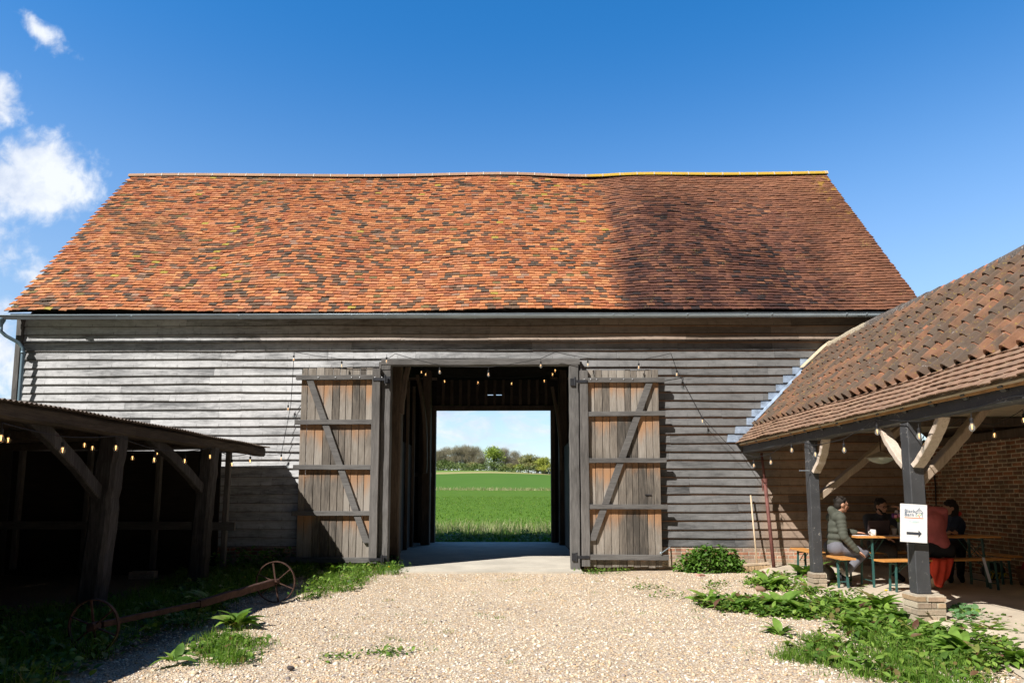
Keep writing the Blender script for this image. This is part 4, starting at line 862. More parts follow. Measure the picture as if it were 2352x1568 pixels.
lathe_thing('glass_jar', [(0, 0), (.042, 0), (.045, .15), (.041, .15), (.038, .01), (0, .01)], (6.09, 10.84, TZt), M_jar, 'empty glass jar just right of the flower vase', 'jar')
lp = empty('laptop', (5.62, 10.98, TZt), 'open dark laptop with its lid back towards the camera, before the bearded man', 'laptop'); M_lap = simple('laptop_shell', (.06, .045, .05), .4, .3)
mb = MB(); mb.box((5.62, 10.98, TZt+.009), (.33, .2, .016)); mb.build('keyboard_base', M_lap, lp)
mb = MB(); mb.box((5.62, 10.865, TZt+.12), (.33, .012, .22), Euler((R(12), 0, 0)).to_matrix()); mb.build('lid', M_lap, lp)
M_paper = simple('paper', (.66, .67, .72), .8, 0, .05)
for (x, y, a, lab) in ((5.30, 10.80, .2, 'sheet of paper lying at the left corner of the table'), (5.74, 10.72, -.3, 'sheet of paper lying on the table between mug and cup')):
    mb = MB(); mb.box((x, y, TZt+.003), (.20, .15, .004), Euler((0, 0, a)).to_matrix()); mb.build('paper_sheet', M_paper, None, False, lab, 'paper')

# pendant lamp
pl = empty('pendant_lamp', PY(2024, 1056, 10.4), 'wide enamel pendant lamp with glass guard hanging in the shelter', 'lamp')
c = PY(2024, 1050, 10.4); mb = MB(); mb.lathe([(.03, .09), (.06, .07), (.13, .045), (.225, .0), (.23, -.008), (.222, -.006), (.12, .03), (.03, .05)], c, 28); mb.build('lamp_shade', simple('enamel', (.30, .25, .20), .3, .2), pl, True)
mb = MB(); mb.lathe([(.20, -.012), (.16, -.05), (.09, -.085), (.03, -.10), (0, -.10)], c, 24); mb.build('glass_bowl', M_jar, pl, True)
mb = MB(); mb.tube([c+Vector((0, 0, .08)), c+Vector((-.01, .0, .40)), c+Vector((-.04, 0, .72))], .01, 6); mb.build('chain', M_rust, pl)
mb = MB(); mb.lathe([(.0, -.02), (.03, -.03), (.035, .0), (.03, .04), (0, .04)], c, 10); mb.build('lamp_bulb', M_ceramic, pl, True)

# sign on the near post
sg = empty('sign', (4.67, 7.95, 1.2), 'white sign board reading Black Barn with an arrow, fixed to the nearest black post', 'sign')
sc_ = Vector(PY(2098.5, 1201, 7.935)); Rm = Euler((0, R(3.5), 0)).to_matrix()
def sgp(x, z, d=0): return sc_+Rm @ Vector((x, -d, z))
mb = MB(); mb.box(sc_, (.302, .008, .432), Rm); mb.build('board', M_white, sg)
def flat(name, pts, mat, d=.0062):
    mb = MB(); k = len(pts); mb.add([sgp(x, z, d) for x, z in pts]+[sgp(x, z, d-.002) for x, z in pts], [tuple(range(k)), tuple(range(2*k-1, k-1, -1))]+[(i, i+k, (i+1) % k+k, (i+1) % k) for i in range(k)]); return mb.build(name, mat, sg)
def ln(a_, b_, t=.003):
    a_, b_ = Vector((a_[0], a_[1], 0)), Vector((b_[0], b_[1], 0)); n_ = (b_-a_).normalized(); n_ = Vector((-n_.y, n_.x, 0))*t/2; return [(a_-n_)[:2], (b_-n_)[:2], (b_+n_)[:2], (a_+n_)[:2]]
flat('orange_rule', ln((-.106, .060), (.108, .060), .007), M_orange)
flat('arrow', [(-.082, -.130), (.052, -.130), (.052, -.158), (.088, -.113), (.052, -.078), (.052, -.100), (-.082, -.100)][::1], M_ink)
mb = MB()
def addflat(mb, pts, d=.0062):
    k = len(pts); mb.add([sgp(x, z, d) for x, z in pts]+[sgp(x, z, d-.002) for x, z in pts], [tuple(range(k)), tuple(range(2*k-1, k-1, -1))]+[(i, i+k, (i+1) % k+k, (i+1) % k) for i in range(k)])
for q in (((.018, .128), (.060, .170)), ((.060, .170), (.102, .128)), ((.012, .123), (.108, .123)), ((.030, .140), (.090, .140)), ((.045, .155), (.075, .155)), ((.06, .17), (.06, .182)), ((.024, .123), (.024, .072)), ((.096, .123), (.096, .072)), ((.024, .100), (.040, .123)), ((.096, .100), (.080, .123))): addflat(mb, ln(*q, t=.0042))
mb.build('barn_emblem', M_navyink, sg)
for x, z, mt in ((.045, .098, M_gink), (.060, .106, M_gink), (.074, .097, M_gink), (.038, .084, M_gink), (.084, .104, M_gink), (.062, .085, M_rink), (.062, .073, M_rink), (.052, .090, M_orange)):
    flat('emblem_dot', [(x+.0055*math.cos(t), z+.0055*math.sin(t)) for t in np.linspace(0, 2*PI, 8, endpoint=False)], mt)
flat('faint_mark', ln((-.018, .022), (.062, .022), .008), M_teal); flat('faint_mark', ln((-.018, .009), (.036, .009), .005), M_teal)
mb = MB(); addflat(mb, ln((-.058, .008), (-.045, .030), .004)); addflat(mb, ln((-.045, .030), (-.030, .008), .004)); mb.build('faint_emblem', M_teal, sg)
def text(body, x, z, size, mat, par):
    cu = bpy.data.curves.new('text', 'FONT'); cu.body = body; cu.size = size*1.06; cu.extrude = .0008; cu.offset = .0002; cu.space_character = 1.06
    to = bpy.data.objects.new('lettering', cu); COL.objects.link(to); dg = bpy.context.evaluated_depsgraph_get()
    me = bpy.data.meshes.new_from_object(to.evaluated_get(dg)); bpy.data.objects.remove(to)
    v0 = [sgp(x+v.co.x, z+v.co.y, .0062+v.co.z) for v in me.vertices]
    for v, p in zip(me.vertices, v0): v.co = p
    me.materials.clear(); me.materials.append(mat); o = bpy.data.objects.new('lettering', me); COL.objects.link(o); setpar(o, par); return o
text('Black', -.108, .118, .052, M_navyink, sg); text('Barn', -.108, .078, .052, M_navyink, sg)

# broom, iron pole, peg
br = empty('broom', PZ(1740, 1305, .05), 'yard broom with a pale wooden handle leaning on the wall beside the red pole', 'broom')
h0 = PY(1739, 1296, 13.55); h1 = PY(1724, 1137, 13.86); mb = MB(); mb.tube([h0, h1], .016, 8); mb.build('handle', simple('pale_ash', (.62, .48, .33), .6), br, True)
hb = h0+Vector((0, 0, .0)); mb = MB(); mb.box(hb+Vector((-.05, -.02, .012)), (  .54, .075, .035), Euler((0, -.06, .1)).to_matrix()); mb.build('broom_head', simple('broom_wood', (.56, .44, .32), .7), br)
mb = MB(); rr = random.Random(4)
for i in range(900):
    x = rr.uniform(-.30, .30); y = rr.uniform(-.03, .03); p = hb+Vector((-.05+x, -.02+y+.1*x, -.01-.06*x*-1*.06)); q = p+Vector((rr.gauss(x*.12, .012), rr.gauss(y*1.2-.01, .012), -.105)); s_ = Vector((.003, .001, 0)); mb.add([p-s_, p+s_, q+s_, q-s_], [(0, 1, 2, 3)])
mb.build('bristles', simple('bristle', (.50, .36, .21), .8), br)
po = empty('iron_pole', PZ(1779, 1318, .03), 'rusty red iron pole standing against the boards at the corner of the shelter', 'pole')
a_ = PY(1779, 1316, 13.5); b_ = PY(1757, 1104, 13.66); c_ = PY(1749, 1040, 13.7); mb = MB(); mb.tube([a_, b_], .034, 10); mb.build('tube', M_redox, po, True)
mb = MB(); mb.tube([b_-Vector((0, 0, .02)), c_], .026, 8); mb.build('inner_tube', M_redox, po, True)
mb = MB(); mb.lathe([(.026, .05), (.05, .05), (.05, -.03), (.034, -.03)], b_, 10); mb.tube([b_+Vector((-.07, 0, .02)), b_+Vector((.06, 0, .02))], .016, 6); mb.tube([b_+Vector((-.06, -.01, .02)), b_+Vector((-.05, -.01, -.2))], .012, 6); mb.build('collar', M_redox, po)
mb = MB(); q = PX(1850, 1081, 4.5); mb.tube([Vector((4.53, 10.74, q.z)), Vector((4.36, 10.70, q.z))], .008, 6); mb.build('peg', M_galv, rs)

# basket with red cloth, bag
bk = empty('wicker_basket', (7.96, 10.85, .1), 'brown wicker basket with a red cloth on it by the brick wall', 'basket')
mb = MB()
for k in range(14):
    r_ = .17+.004*k; z = .11+k*.018; mb.tube([(7.96+(r_+.006*math.sin(10*t+k*PI))*math.cos(t), 10.85+(r_+.006*math.sin(10*t+k*PI))*math.sin(t), z) for t in np.linspace(0, 2*PI, 41)], .010, 5, cap=False)
mb.build('weave', simple('wicker', (.26, .15, .08), .7, 0, .3, 30), bk)
def drape(c, rx, ry, h, seed, n=20):
    mb = MB(); rr = random.Random(seed); V_ = []; m_ = 10
    for i in range(m_+1):
        k = i/m_
        for j in range(n):
            t = 2*PI*j/n; r_ = k**.7*(1+.12*math.sin(3*t+seed)+.07*math.sin(7*t)); V_.append(Vector(c)+Vector((rx*r_*math.cos(t), ry*r_*math.sin(t), h*(1-k**2.2)+.03*math.sin(5*t+k*4+seed)*k)))
    mb.add(V_, [(i*n+j, i*n+(j+1) % n, (i+1)*n+(j+1) % n, (i+1)*n+j) for i in range(m_) for j in range(n)]); return mb
drape((7.98, 10.85, .30), .2, .2, .2, 3).build('red_cloth', simple('scarlet_cloth', (.42, .03, .025), .8), bk, True)
bgx = empty('backpack', (7.85, 11.55, .1), 'small dark backpack with yellow straps on the floor under the empty bench', 'bag')
mb = MB(); mb.ell((7.85, 11.6, .24), (.19, .12, .15)); mb.build('bag_body', simple('bag_cloth', (.03, .035, .03), .8), bgx, True)
for k in range(5):
    mb = MB(); x0 = 7.66+k*.06; mb.tube([(x0, 11.46, .13), (x0+.03, 11.44, .22+.02*(k % 2)), (x0+.10, 11.47, .26-.02*k)], .014, 6); mb.build('strap', simple('yellow_strap', (.60, .50, .04), .6) if k == 0 else bpy.data.materials['yellow_strap'], bgx, True)

# red coat hanging from the near bench
cc = empty('red_coat', (6.2, 10.2, .56), 'orange-red coat draped over the near bench and hanging down to the floor', 'coat'); M_coat = simple('red_coat_cloth', (.62, .06, .03), .75, 0, .2, 5)
mb = MB(); NX, NZ = 26, 14; V_ = []
for i in range(NX+1):
    u = i/NX; x = 6.02+.34*u; y0_ = 10.335+(x-6.26)*.15-.13; ln_ = .12+.36*math.sin(PI*min(1, u*1.05))**.8*(1-.35*u)
    for j in range(NZ+1):
        v_ = j/NZ; fold = .020*math.sin(u*19+v_*2)*(.3+v_)
        if v_ < .25: k = v_/.25; p = (x, y0_+.12*(1-k), .568+.006*math.sin(u*9))
        else: k = (v_-.25)/.75; p = (x+.04*k*(u-.5)-.03*k*k, y0_-.015-.012*math.sin(k*PI)+fold+.05*k, .575-ln_*k)
        V_.append(p)
mb.add(V_, [(i*(NZ+1)+j, i*(NZ+1)+j+1, (i+1)*(NZ+1)+j+1, (i+1)*(NZ+1)+j) for i in range(NX) for j in range(NZ)]); co = mb.build('cloth', M_coat, cc, True)
sm = co.modifiers.new('thickness', 'SOLIDIFY'); sm.thickness = .012
mb = MB(); mb.add([(6.80, 10.27, .58), (6.84, 10.27, .58), (6.90, 10.24, .22), (6.86, 10.24, .22), (6.80, 10.275, .58), (6.84, 10.275, .58), (6.90, 10.245, .22), (6.86, 10.245, .22)], [(0, 3, 2, 1), (4, 5, 6, 7), (0, 4, 7, 3), (1, 2, 6, 5)]); mb.build('white_belt', M_paper, cc)

# ================================================================== PEOPLE
M_skin = simple('skin', (.50, .27, .18), .55, 0, .06, 9); M_hair = simple('dark_hair', (.020, .015, .012), .7, 0, .3, 40); M_dark = simple('black_cloth', (.018, .018, .022), .85, 0, .2, 12)
def remesh(o, vx, sm=4):
    r_ = o.modifiers.new('remesh', 'REMESH'); r_.mode = 'VOXEL'; r_.voxel_size = vx; r_.use_smooth_shade = True
    s_ = o.modifiers.new('smooth', 'SMOOTH'); s_.factor = .5; s_.iterations = sm
def hand(mb, wr, d, side, nrm, curl=.5):
    wr, d, side, nrm = Vector(wr), Vector(d).normalized(), Vector(side).normalized(), Vector(nrm).normalized()
    M_ = Matrix((side, nrm, d)).transposed(); mb.ell(wr+d*.048, (.040, .015, .052), M_, 12, 8)
    for i, (o, ln_) in enumerate(((-.030, .060), (-.010, .074), (.010, .070), (.029, .056))):
        b0 = wr+d*.085+side*o; m1 = b0+(d*.9+side*o*3-nrm*curl*.35).normalized()*ln_*.5; m2 = m1+(d-nrm*curl*1.1).normalized()*ln_*.5; mb.cap(b0-d*.02, .0105, m1, .0095, 8); mb.cap(m1, .0095, m2, .008, 8)
    b0 = wr+d*.03-side*.032; m1 = b0+(d*.7-side*.75-nrm*.2).normalized()*.035; mb.cap(b0, .013, m1, .011, 8); mb.cap(m1, .011, m1+(d-side*.2-nrm*.3).normalized()*.028, .009, 8)
def person(lab, J, F, jacket, trousers, hair, shoes=M_dark, puffy=False, beard=False, glasses=False, socks=None, hood=None, headF=None, hemdrop=0, sleeves=True):
    """J joints in metres; F facing of the torso; headF direction of the gaze"""
    J = {k: Vector(v) for k, v in J.items()}; F = Vector(F).normalized(); Hf = Vector(headF or F).normalized(); S_ = Vector((0, 0, 1)).cross(F).normalized()   # S_ = the person's left
    p = empty('person', (J['pelvis'].x, J['pelvis'].y, .1), lab, 'person'); hd = J['head']; up_ = (hd-J['neck']).normalized(); up_ = (up_*.5+Vector((0, 0, 1))).normalized()
    sd = up_.cross(Hf).normalized(); hf = sd.cross(up_).normalized(); HM = Matrix((sd, hf, up_)).transposed()     # head axes: left, forward, up
    hp = lambda a_, b_, c_: hd+sd*a_+hf*b_+up_*c_
    b = MB(); b.cap(J['pelvis'], .13, J['pelvis'].lerp(J['chest'], .55), .115, 14, .78, S_); b.cap(J['pelvis'].lerp(J['chest'], .5), .115, J['chest'], .145, 14, .72, S_)
    b.cap(J['shl'], .055, J['shr'], .055, 12); b.cap(J['chest'].lerp(J['neck'], .6), .07, J['neck'], .055); b.cap(J['neck'], .055, hp(0, -.02, -.06), .052)
    b.ell(hp(0, -.012, .02), (.076, .095, .098), HM); b.ell(hp(0, .018, -.035), (.058, .07, .075), HM); b.ell(hp(0, .055, -.085), (.030, .028, .024), HM, 10, 6)
    b.cap(hp(0, .085, .012), .010, hp(0, .102, -.022), .014, 8); b.ell(hp(0, .082, -.052), (.024, .012, .010), HM, 8, 6); b.ell(hp(0, .078, .030), (.05, .014, .010), HM, 8, 6)
    for s in (-1, 1):
        b.ell(hp(s*.078, -.008, .0), (.012, .022, .032), HM, 8, 6); b.ell(hp(s*.032, .066, -.015), (.022, .018, .018), HM, 8, 6)
    for s, q in ((1, 'l'), (-1, 'r')):
        b.cap(J['sh'+q], .052, J['el'+q], .040); b.cap(J['el'+q], .042, J['wr'+q], .026)
        hip = J['pelvis']+S_*s*.09; b.cap(hip, .095, J['kn'+q], .060); b.cap(J['kn'+q], .060, J['an'+q].lerp(J['kn'+q], .55), .054); b.cap(J['an'+q].lerp(J['kn'+q], .55), .054, J['an'+q], .036); b.cap(J['an'+q], .038, J['to'+q], .032)
        d = (J['wr'+q]-J['el'+q]).normalized(); d = J.get('hd'+q, d); nr = J.get('hn'+q, Vector((0, 0, 1))); nr = (nr-d*nr.dot(d)).normalized(); hand(b, J['wr'+q], d, d.cross(nr)*(1 if s > 0 else -1), nr, .45)
    bo = b.build('body', M_skin, p); remesh(bo, .0085, 3)
    for s in (-1, 1): e_ = MB(); e_.ell(hp(s*.031, .083, .008), (.012, .007, .006), HM, 8, 6); e_.build('eye', M_dark, bo, True)
    # clothes
    j = MB(); g = .026
    if puffy:
        n_ = 5
        for i in range(n_):
            k = i/(n_-1); c_ = J['pelvis'].lerp(J['chest'], k*1.15-.08); j.ell(c_, (.165+.02*k, .125, .078), Matrix((S_, F, Vector((0, 0, 1)))).transposed(), 18, 8)
        j.cap(J['shl'], .085, J['shr'], .085); j.cap(J['chest'], .16, J['neck'], .08, 14, .8, S_)
        for q in 'lr':
            for a_, b_, r0, r1 in ((J['sh'+q], J['el'+q], .092, .078), (J['el'+q], J['wr'+q], .076, .055)):
                for i in range(5): c_ = a_.lerp(b_, (i+.3)/5); r_ = r0+(r1-r0)*i/5; j.ell(c_, (r_*.9, r_*.9, .05), (b_-a_).to_track_quat('Z', 'Y').to_matrix(), 14, 8)
                j.cap(a_, r0*.82, b_, r1*.82)
        j.cap(J['neck']+F*-.05+Vector((0, 0, -.02)), .085, J['neck']+F*-.10+Vector((0, 0, .07)), .062, 14); j.cap(J['neck']+S_*.08+F*.0, .045, J['neck']+S_*-.08+F*.0, .045); j.cap(J['neck']+F*.05, .05, J['neck']+F*-.04+Vector((0, 0, .02)), .075)
    else:
        j.cap(J['pelvis']+Vector((0, 0, -hemdrop)), .15, J['pelvis'].lerp(J['chest'], .55), .14, 16, .8, S_); j.cap(J['pelvis'].lerp(J['chest'], .5), .14, J['chest'], .168, 16, .76, S_)
        j.cap(J['shl'], .075, J['shr'], .075); j.cap(J['chest'], .15, J['neck']-Vector((0, 0, .01)), .072, 14, .8, S_)
        for q in 'lr': j.cap(J['sh'+q], .075, J['el'+q], .060); j.cap(J['el'+q], .060, J['wr'+q].lerp(J['el'+q], .12), .042)
        for q in 'lr':
            for i in range(3): c_ = J['sh'+q].lerp(J['el'+q], .35+.25*i); j.ell(c_, (.066, .066, .018), (J['el'+q]-J['sh'+q]+Vector((.05*i, .06, .05))).to_track_quat('Z', 'Y').to_matrix(), 12, 6)
    jo = j.build('jacket', jacket, p); remesh(jo, .012, 2 if puffy else 4)
    if hood: h_ = MB(); h_.cap(J['neck']+S_*.09+Vector((0, 0, .02)), .04, J['neck']+S_*-.09+Vector((0, 0, .02)), .04); h_.cap(J['neck']+F*-.10, .075, J['neck']+F*-.02+Vector((0, 0, .05)), .07); ho = h_.build('hood', hood, p); remesh(ho, .012)
    t = MB(); t.cap(J['pelvis']+S_*.09, .125, J['pelvis']-S_*.09, .125, 14)
    for s, q in ((1, 'l'), (-1, 'r')):
        hip = J['pelvis']+S_*s*.09; t.cap(hip, .115, J['kn'+q], .078); en = J['an'+q].lerp(J['kn'+q], .22 if socks else .06); t.cap(J['kn'+q], .078, en, .056)
    to = t.build('trousers', trousers, p); remesh(to, .012)
    for s, q in ((1, 'l'), (-1, 'r')):
        sh_ = MB(); dr_ = (J['to'+q]-J['an'+q]).normalized(); sh_.cap(J['an'+q]-Vector((0, 0, .01)), .05, J['to'+q], .040); sh_.cap(J['an'+q]-dr_*.03-Vector((0, 0, .03)), .04, J['to'+q]-Vector((0, 0, .012)), .038); so = sh_.build('shoe', shoes, p); remesh(so, .01)
        if socks: k_ = MB(); k_.cap(J['an'+q].lerp(J['kn'+q], .08), .048, J['an'+q].lerp(J['kn'+q], .26), .052); ko = k_.build('sock', socks, p, True)
    h = MB(); h.ell(hp(0, -.028, .045), (.086, .096, .085), HM); h.ell(hp(0, -.055, -.01), (.078, .062, .085), HM); rr = random.Random(len(lab))
    for i in range(46):
        a_ = rr.uniform(0, 2*PI); e_ = rr.uniform(.1, 1.4); h.ell(hp(.078*math.cos(a_)*math.cos(e_), -.028+.088*math.sin(a_)*math.cos(e_), .05+.080*math.sin(e_)), (.020, .020, .018), None, 7, 5)
    if hair == 'long':
        h.cap(hp(0, -.06, 0), .085, hp(0, -.05, -.10), .075)
    ho = h.build('hair', M_hair, p); remesh(ho, .008, 1)
    if beard:
        d_ = MB(); d_.ell(hp(0, .046, -.098), (.040, .040, .024), HM);  d_.ell(hp(0, .086, -.036), (.022, .008, .005), HM, 8, 6); d_.cap(hp(.045, .04, -.07), .02, hp(.058, .01, -.04), .016, 8); d_.cap(hp(-.045, .04, -.07), .02, hp(-.058, .01, -.04), .016, 8); do = d_.build('beard', M_hair, p); remesh(do, .007, 1)
    if glasses:
        gl = MB()
        for s in (-1, 1):
            gl.tube([hp(s*.034+.024*math.cos(t_), .099, .008+.018*math.sin(t_)) for t_ in np.linspace(0, 2*PI, 15)], .0028, 5); gl.tube([hp(s*.058, .097, .012), hp(s*.082, .0, .010)], .0025, 5)
        gl.tube([hp(-.010, .1, .010), hp(.010, .1, .010)], .0028, 5); gl.build('glasses', M_dark, p)
    return p
C = lambda n_, c_, v_=.15, s_=9, b_=0: simple(n_, c_, .8, 0, v_, s_, b_)
person('man in an olive-green puffer jacket and grey trousers sitting sideways at the left end', dict(
    pelvis=(4.95, 10.95, .665), chest=(5.0, 10.94, 1.01), neck=(5.03, 10.93, 1.19), head=(5.09, 10.92, 1.335), shl=(5.0, 11.10, 1.13), shr=(4.99, 10.76, 1.13), ell=(5.12, 11.12, .90), wrl=(5.33, 11.02, .90), elr=(4.99, 10.69, .86), wrr=(5.17, 10.66, .64),
    knl=(5.36, 11.06, .63), knr=(5.34, 10.80, .61), anl=(5.06, 11.0, .25), anr=(4.99, 10.78, .24), tol=(5.15, 11.0, .135), tor=(5.06, 10.76, .135), hdr=(.75, .1, -.5), hnr=(0, 0, 1)), (1, 0, 0),
    C('olive_puffer', (.075, .08, .064)), C('grey_denim', (.14, .14, .165)), 'short', puffy=True, socks=M_ceramic, headF=(1, -.12, -.25))
person('bearded man with glasses in a dark shirt sitting behind the table facing the camera', dict(
    pelvis=(6.02, 11.62, .665), chest=(5.97, 11.50, 1.0), neck=(5.96, 11.45, 1.175), head=(5.95, 11.38, 1.305), shl=(6.15, 11.49, 1.11), shr=(5.77, 11.49, 1.11), ell=(6.27, 11.24, .91), wrl=(6.12, 11.03, .90), elr=(5.68, 11.27, .90), wrr=(5.86, 11.14, .82),
    knl=(6.22, 11.16, .70), knr=(5.98, 11.18, .62), anl=(6.46, 11.30, .41), anr=(6.17, 11.48, .22), tol=(6.56, 11.2, .33), tor=(6.22, 11.36, .14), hdr=(.6, -.5, -.3)), (0, -1, 0),
    C('charcoal_shirt', (.05, .053, .066)), C('brown_trousers', (.035, .028, .025)), 'short', beard=True, glasses=True, headF=(.35, -1, -.2))
person('person in a rust-red shirt seen from behind, reaching one hand over the flowers', dict(
    pelvis=(6.25, 10.36, .68), chest=(6.23, 10.46, 1.10), neck=(6.17, 10.56, 1.33), head=(6.13, 10.64, 1.46), shl=(6.06, 10.52, 1.26), shr=(6.40, 10.48, 1.24), ell=(6.06, 10.72, 1.15), wrl=(5.99, 10.86, 1.29), elr=(6.48, 10.64, 1.0), wrr=(6.52, 10.86, .92),
    knl=(6.20, 10.80, .60), knr=(6.45, 10.82, .60), anl=(6.19, 10.44, .25), anr=(6.44, 10.62, .2), tol=(6.20, 10.53, .135), tor=(6.45, 10.74, .14), hdl=(-.95, .05, .25), hnl=(0, -.3, 1)), (0, 1, 0),
    C('rust_shirt', (.46, .12, .12), .2, 6), M_dark, 'short', shoes=C('tan_sole', (.42, .34, .25)), headF=(-.8, .6, -.1), hemdrop=-.08)
person('dark-haired person in a navy jacket with a red collar, hunched at the right end', dict(
    pelvis=(7.22, 11.62, .665), chest=(7.20, 11.50, 1.0), neck=(7.14, 11.42, 1.17), head=(7.05, 11.36, 1.28), shl=(7.14, 11.33, 1.09), shr=(7.28, 11.66, 1.09), ell=(6.95, 11.18, .92), wrl=(6.80, 11.0, .91), elr=(7.10, 11.36, .93), wrr=(6.92, 11.05, .91),
    knl=(6.95, 11.25, .61), knr=(7.15, 11.3, .61), anl=(6.95, 11.3, .2), anr=(7.15, 11.35, .2), tol=(6.9, 11.2, .14), tor=(7.1, 11.23, .14)), (-.75, -.65, 0),
    C('navy_jacket', (.022, .035, .075)), M_dark, 'long', puffy=False, hood=C('red_hood', (.50, .035, .03)), headF=(-.9, .1, -.5))

# ================================================================== RUSTY AXLE WITH TWO WHEELS
ax = empty('iron_roller', (-3.75, 8.1, 0), 'rusty iron axle with two spoked wheels lying in the weeds by the dark shed', 'farm implement')
A0, A1 = Vector((-3.42, 9.72, .285)), Vector((-4.05, 6.62, .255)); d = (A1-A0).normalized(); sdv = d.cross(Vector((0, 0, 1))).normalized()
mb = MB(); mb.beam(A0+d*.08, A0.lerp(A1, .52)+Vector((0, 0, -.04)), .07, .09, n=6, jit=.002); mb.beam(A0.lerp(A1, .50)+Vector((0, 0, -.04)), A1-d*.1, .05, .06, n=6, jit=.002); mb.build('beam', M_rust, ax)
for cpos, r_ in ((A0, .285), (A1, .255)):
    wdir = (d+Vector((.12, 0, 0))).normalized(); s1 = wdir.cross(Vector((0, 0, 1))).normalized(); s2 = s1.cross(wdir)
    mb = MB(); n_ = 36; V_ = []
    for i in range(n_):
        t = 2*PI*i/n_; q = s1*math.cos(t)+s2*math.sin(t)
        for (rr_, o_) in ((r_, -.016), (r_, .016), (r_-.012, .016), (r_-.012, -.016)): V_.append(cpos+q*rr_+wdir*o_)
    mb.add(V_, [(4*i+k, 4*i+(k+1) % 4, 4*((i+1) % n_)+(k+1) % 4, 4*((i+1) % n_)+k) for i in range(n_) for k in range(4)]); wh = mb.build('wheel', M_rust, ax)
    for i in range(6):
        t = 2*PI*i/6+.35; q = s1*math.cos(t)+s2*math.sin(t); mb = MB(); mb.beam(cpos+q*.03, cpos+q*(r_-.008), .022, .012); mb.build('spoke', M_rust, wh)
    mb = MB(); mb.tube([cpos-wdir*.05, cpos+wdir*.05], .042, 12); mb.build('hub', M_rust, wh)
mb = MB(); mb.box(PZ(1609, 1321, .03), (.14, .09, .05), Euler((.1, .1, .5)).to_matrix()); mb.build('loose_brick', simple('pink_brick', (.50, .27, .22), .9, 0, .2, 20), None, False, 'pink broken brick lying on the gravel in front of the nettles', 'brick')
for (px, py, sz, lab) in ((1747, 1352, .10, 'brown rounded stone at the edge of the big dock plant near the shelter'), (1700, 1300, .06, 'pale stone at the wall between the nettles and the broom'), (668, 1532, .035, 'small dark stone alone on the gravel in the foreground')):
    mb = MB(); c_ = PZ(px, py, .02); mb.ell(c_, (sz, sz*.7, sz*.5), Euler((.1, .2, .4)).to_matrix(), 12, 8); o_ = mb.build('stone', simple('brown_stone' if 'brown' in lab else ('pale_stone' if 'pale' in lab else 'dark_stone'), (.26, .17, .12) if 'brown' in lab else ((.6, .52, .42) if 'pale' in lab else (.08, .07, .07)), .8, 0, .2, 15, .4), None, True, lab, 'stone')
    dm = o_.modifiers.new('rough', 'DISPLACE'); tx = bpy.data.textures.new('rough', 'CLOUDS'); tx.noise_scale = .08; dm.texture = tx; dm.strength = sz*.5
mb = MB(); c_ = PZ(1905, 1338, .03); mb.ell(c_+Vector((0, 0, .12)), (.11, .14, .20), Euler((.2, -.4, 0)).to_matrix(), 14, 10); o_ = mb.build('boulder', simple('mossy_stone', (.12, .115, .10), .9, 0, .3, 14, .5), None, True, 'dark mossy stone leaning at the foot of the farther black post', 'stone'); dm = o_.modifiers.new('rough', 'DISPLACE'); dm.texture = tx; dm.strength = .05
# ================================================================== PLANTS
def inpoly(p, P):
    c = False; n_ = len(P)
    for i in range(n_):
        a_, b_ = P[i], P[i-1]
        if (a_[1] > p[1]) != (b_[1] > p[1]) and p[0] < (b_[0]-a_[0])*(p[1]-a_[1])/(b_[1]-a_[1])+a_[0]: c = not c
    return c
def patch(P, n_, seed, clump=0, z=0):
    """n points on the ground inside an outline; clump > 0 gathers them in tufts"""
    W_ = [tuple(PZ(x, y, 0))[:2] for x, y in P]; r_ = random.Random(seed); x0, x1 = min(p[0] for p in W_), max(p[0] for p in W_); y0, y1 = min(p[1] for p in W_), max(p[1] for p in W_); out = []; cs = []
    def one():
        for _ in range(4000):
            p = (r_.uniform(x0, x1), r_.uniform(y0, y1))
            if inpoly(p, W_): return p
        return W_[0]
    if clump: cs = [one() for _ in range(max(3, n_//clump))]
    while len(out) < n_:
        if clump:
            c_ = r_.choice(cs); s_ = .09; p = (c_[0]+r_.gauss(0, s_), c_[1]+r_.gauss(0, s_))
        else: p = one()
        out.append((p[0], p[1], z))
    return np.array(out)
def leaf_template(secs, wf, zf, fold=.25):
    v = []; f = []
    for i, t in enumerate(secs):
        w_ = wf(t); v += [(-w_, t, zf(t)+w_*fold), (0, t, zf(t)), (w_, t, zf(t)+w_*fold)]
    for i in range(len(secs)-1):
        a_ = 3*i; f += [(a_, a_+1, a_+4, a_+3), (a_+1, a_+2, a_+5, a_+4)]
    return np.array(v), f
DOCK = leaf_template([0, .12, .3, .5, .7, .88, 1], lambda t: .012+.17*math.sin(PI*min(1, max(0, (t-.06))/.94)**.8)*(1 if t < 1 else 0), lambda t: .42*t-.62*t*t, .30)
LEAF = leaf_template([0, .3, .65, 1], lambda t: .01+.30*math.sin(PI*t)**.8*(t < 1), lambda t: .15*t-.3*t*t, .2)
ROUND = leaf_template([0, .25, .6, .9, 1], lambda t: .05+.45*math.sin(PI*min(.97, t))**.6, lambda t: .1*math.sin(PI*t), .15)
def blade(w_=.03, bend=.35):
    v = []; 
    for t, q in ((0, 1), (.4, .85), (.75, .55)): v += [(-w_*q/2, bend*t*t, t), (w_*q/2, bend*t*t, t)]
    v.append((0, bend, .97)); return np.array(v), [(0, 1, 3, 2), (2, 3, 5, 4), (4, 5, 6)]
BL = blade(); 
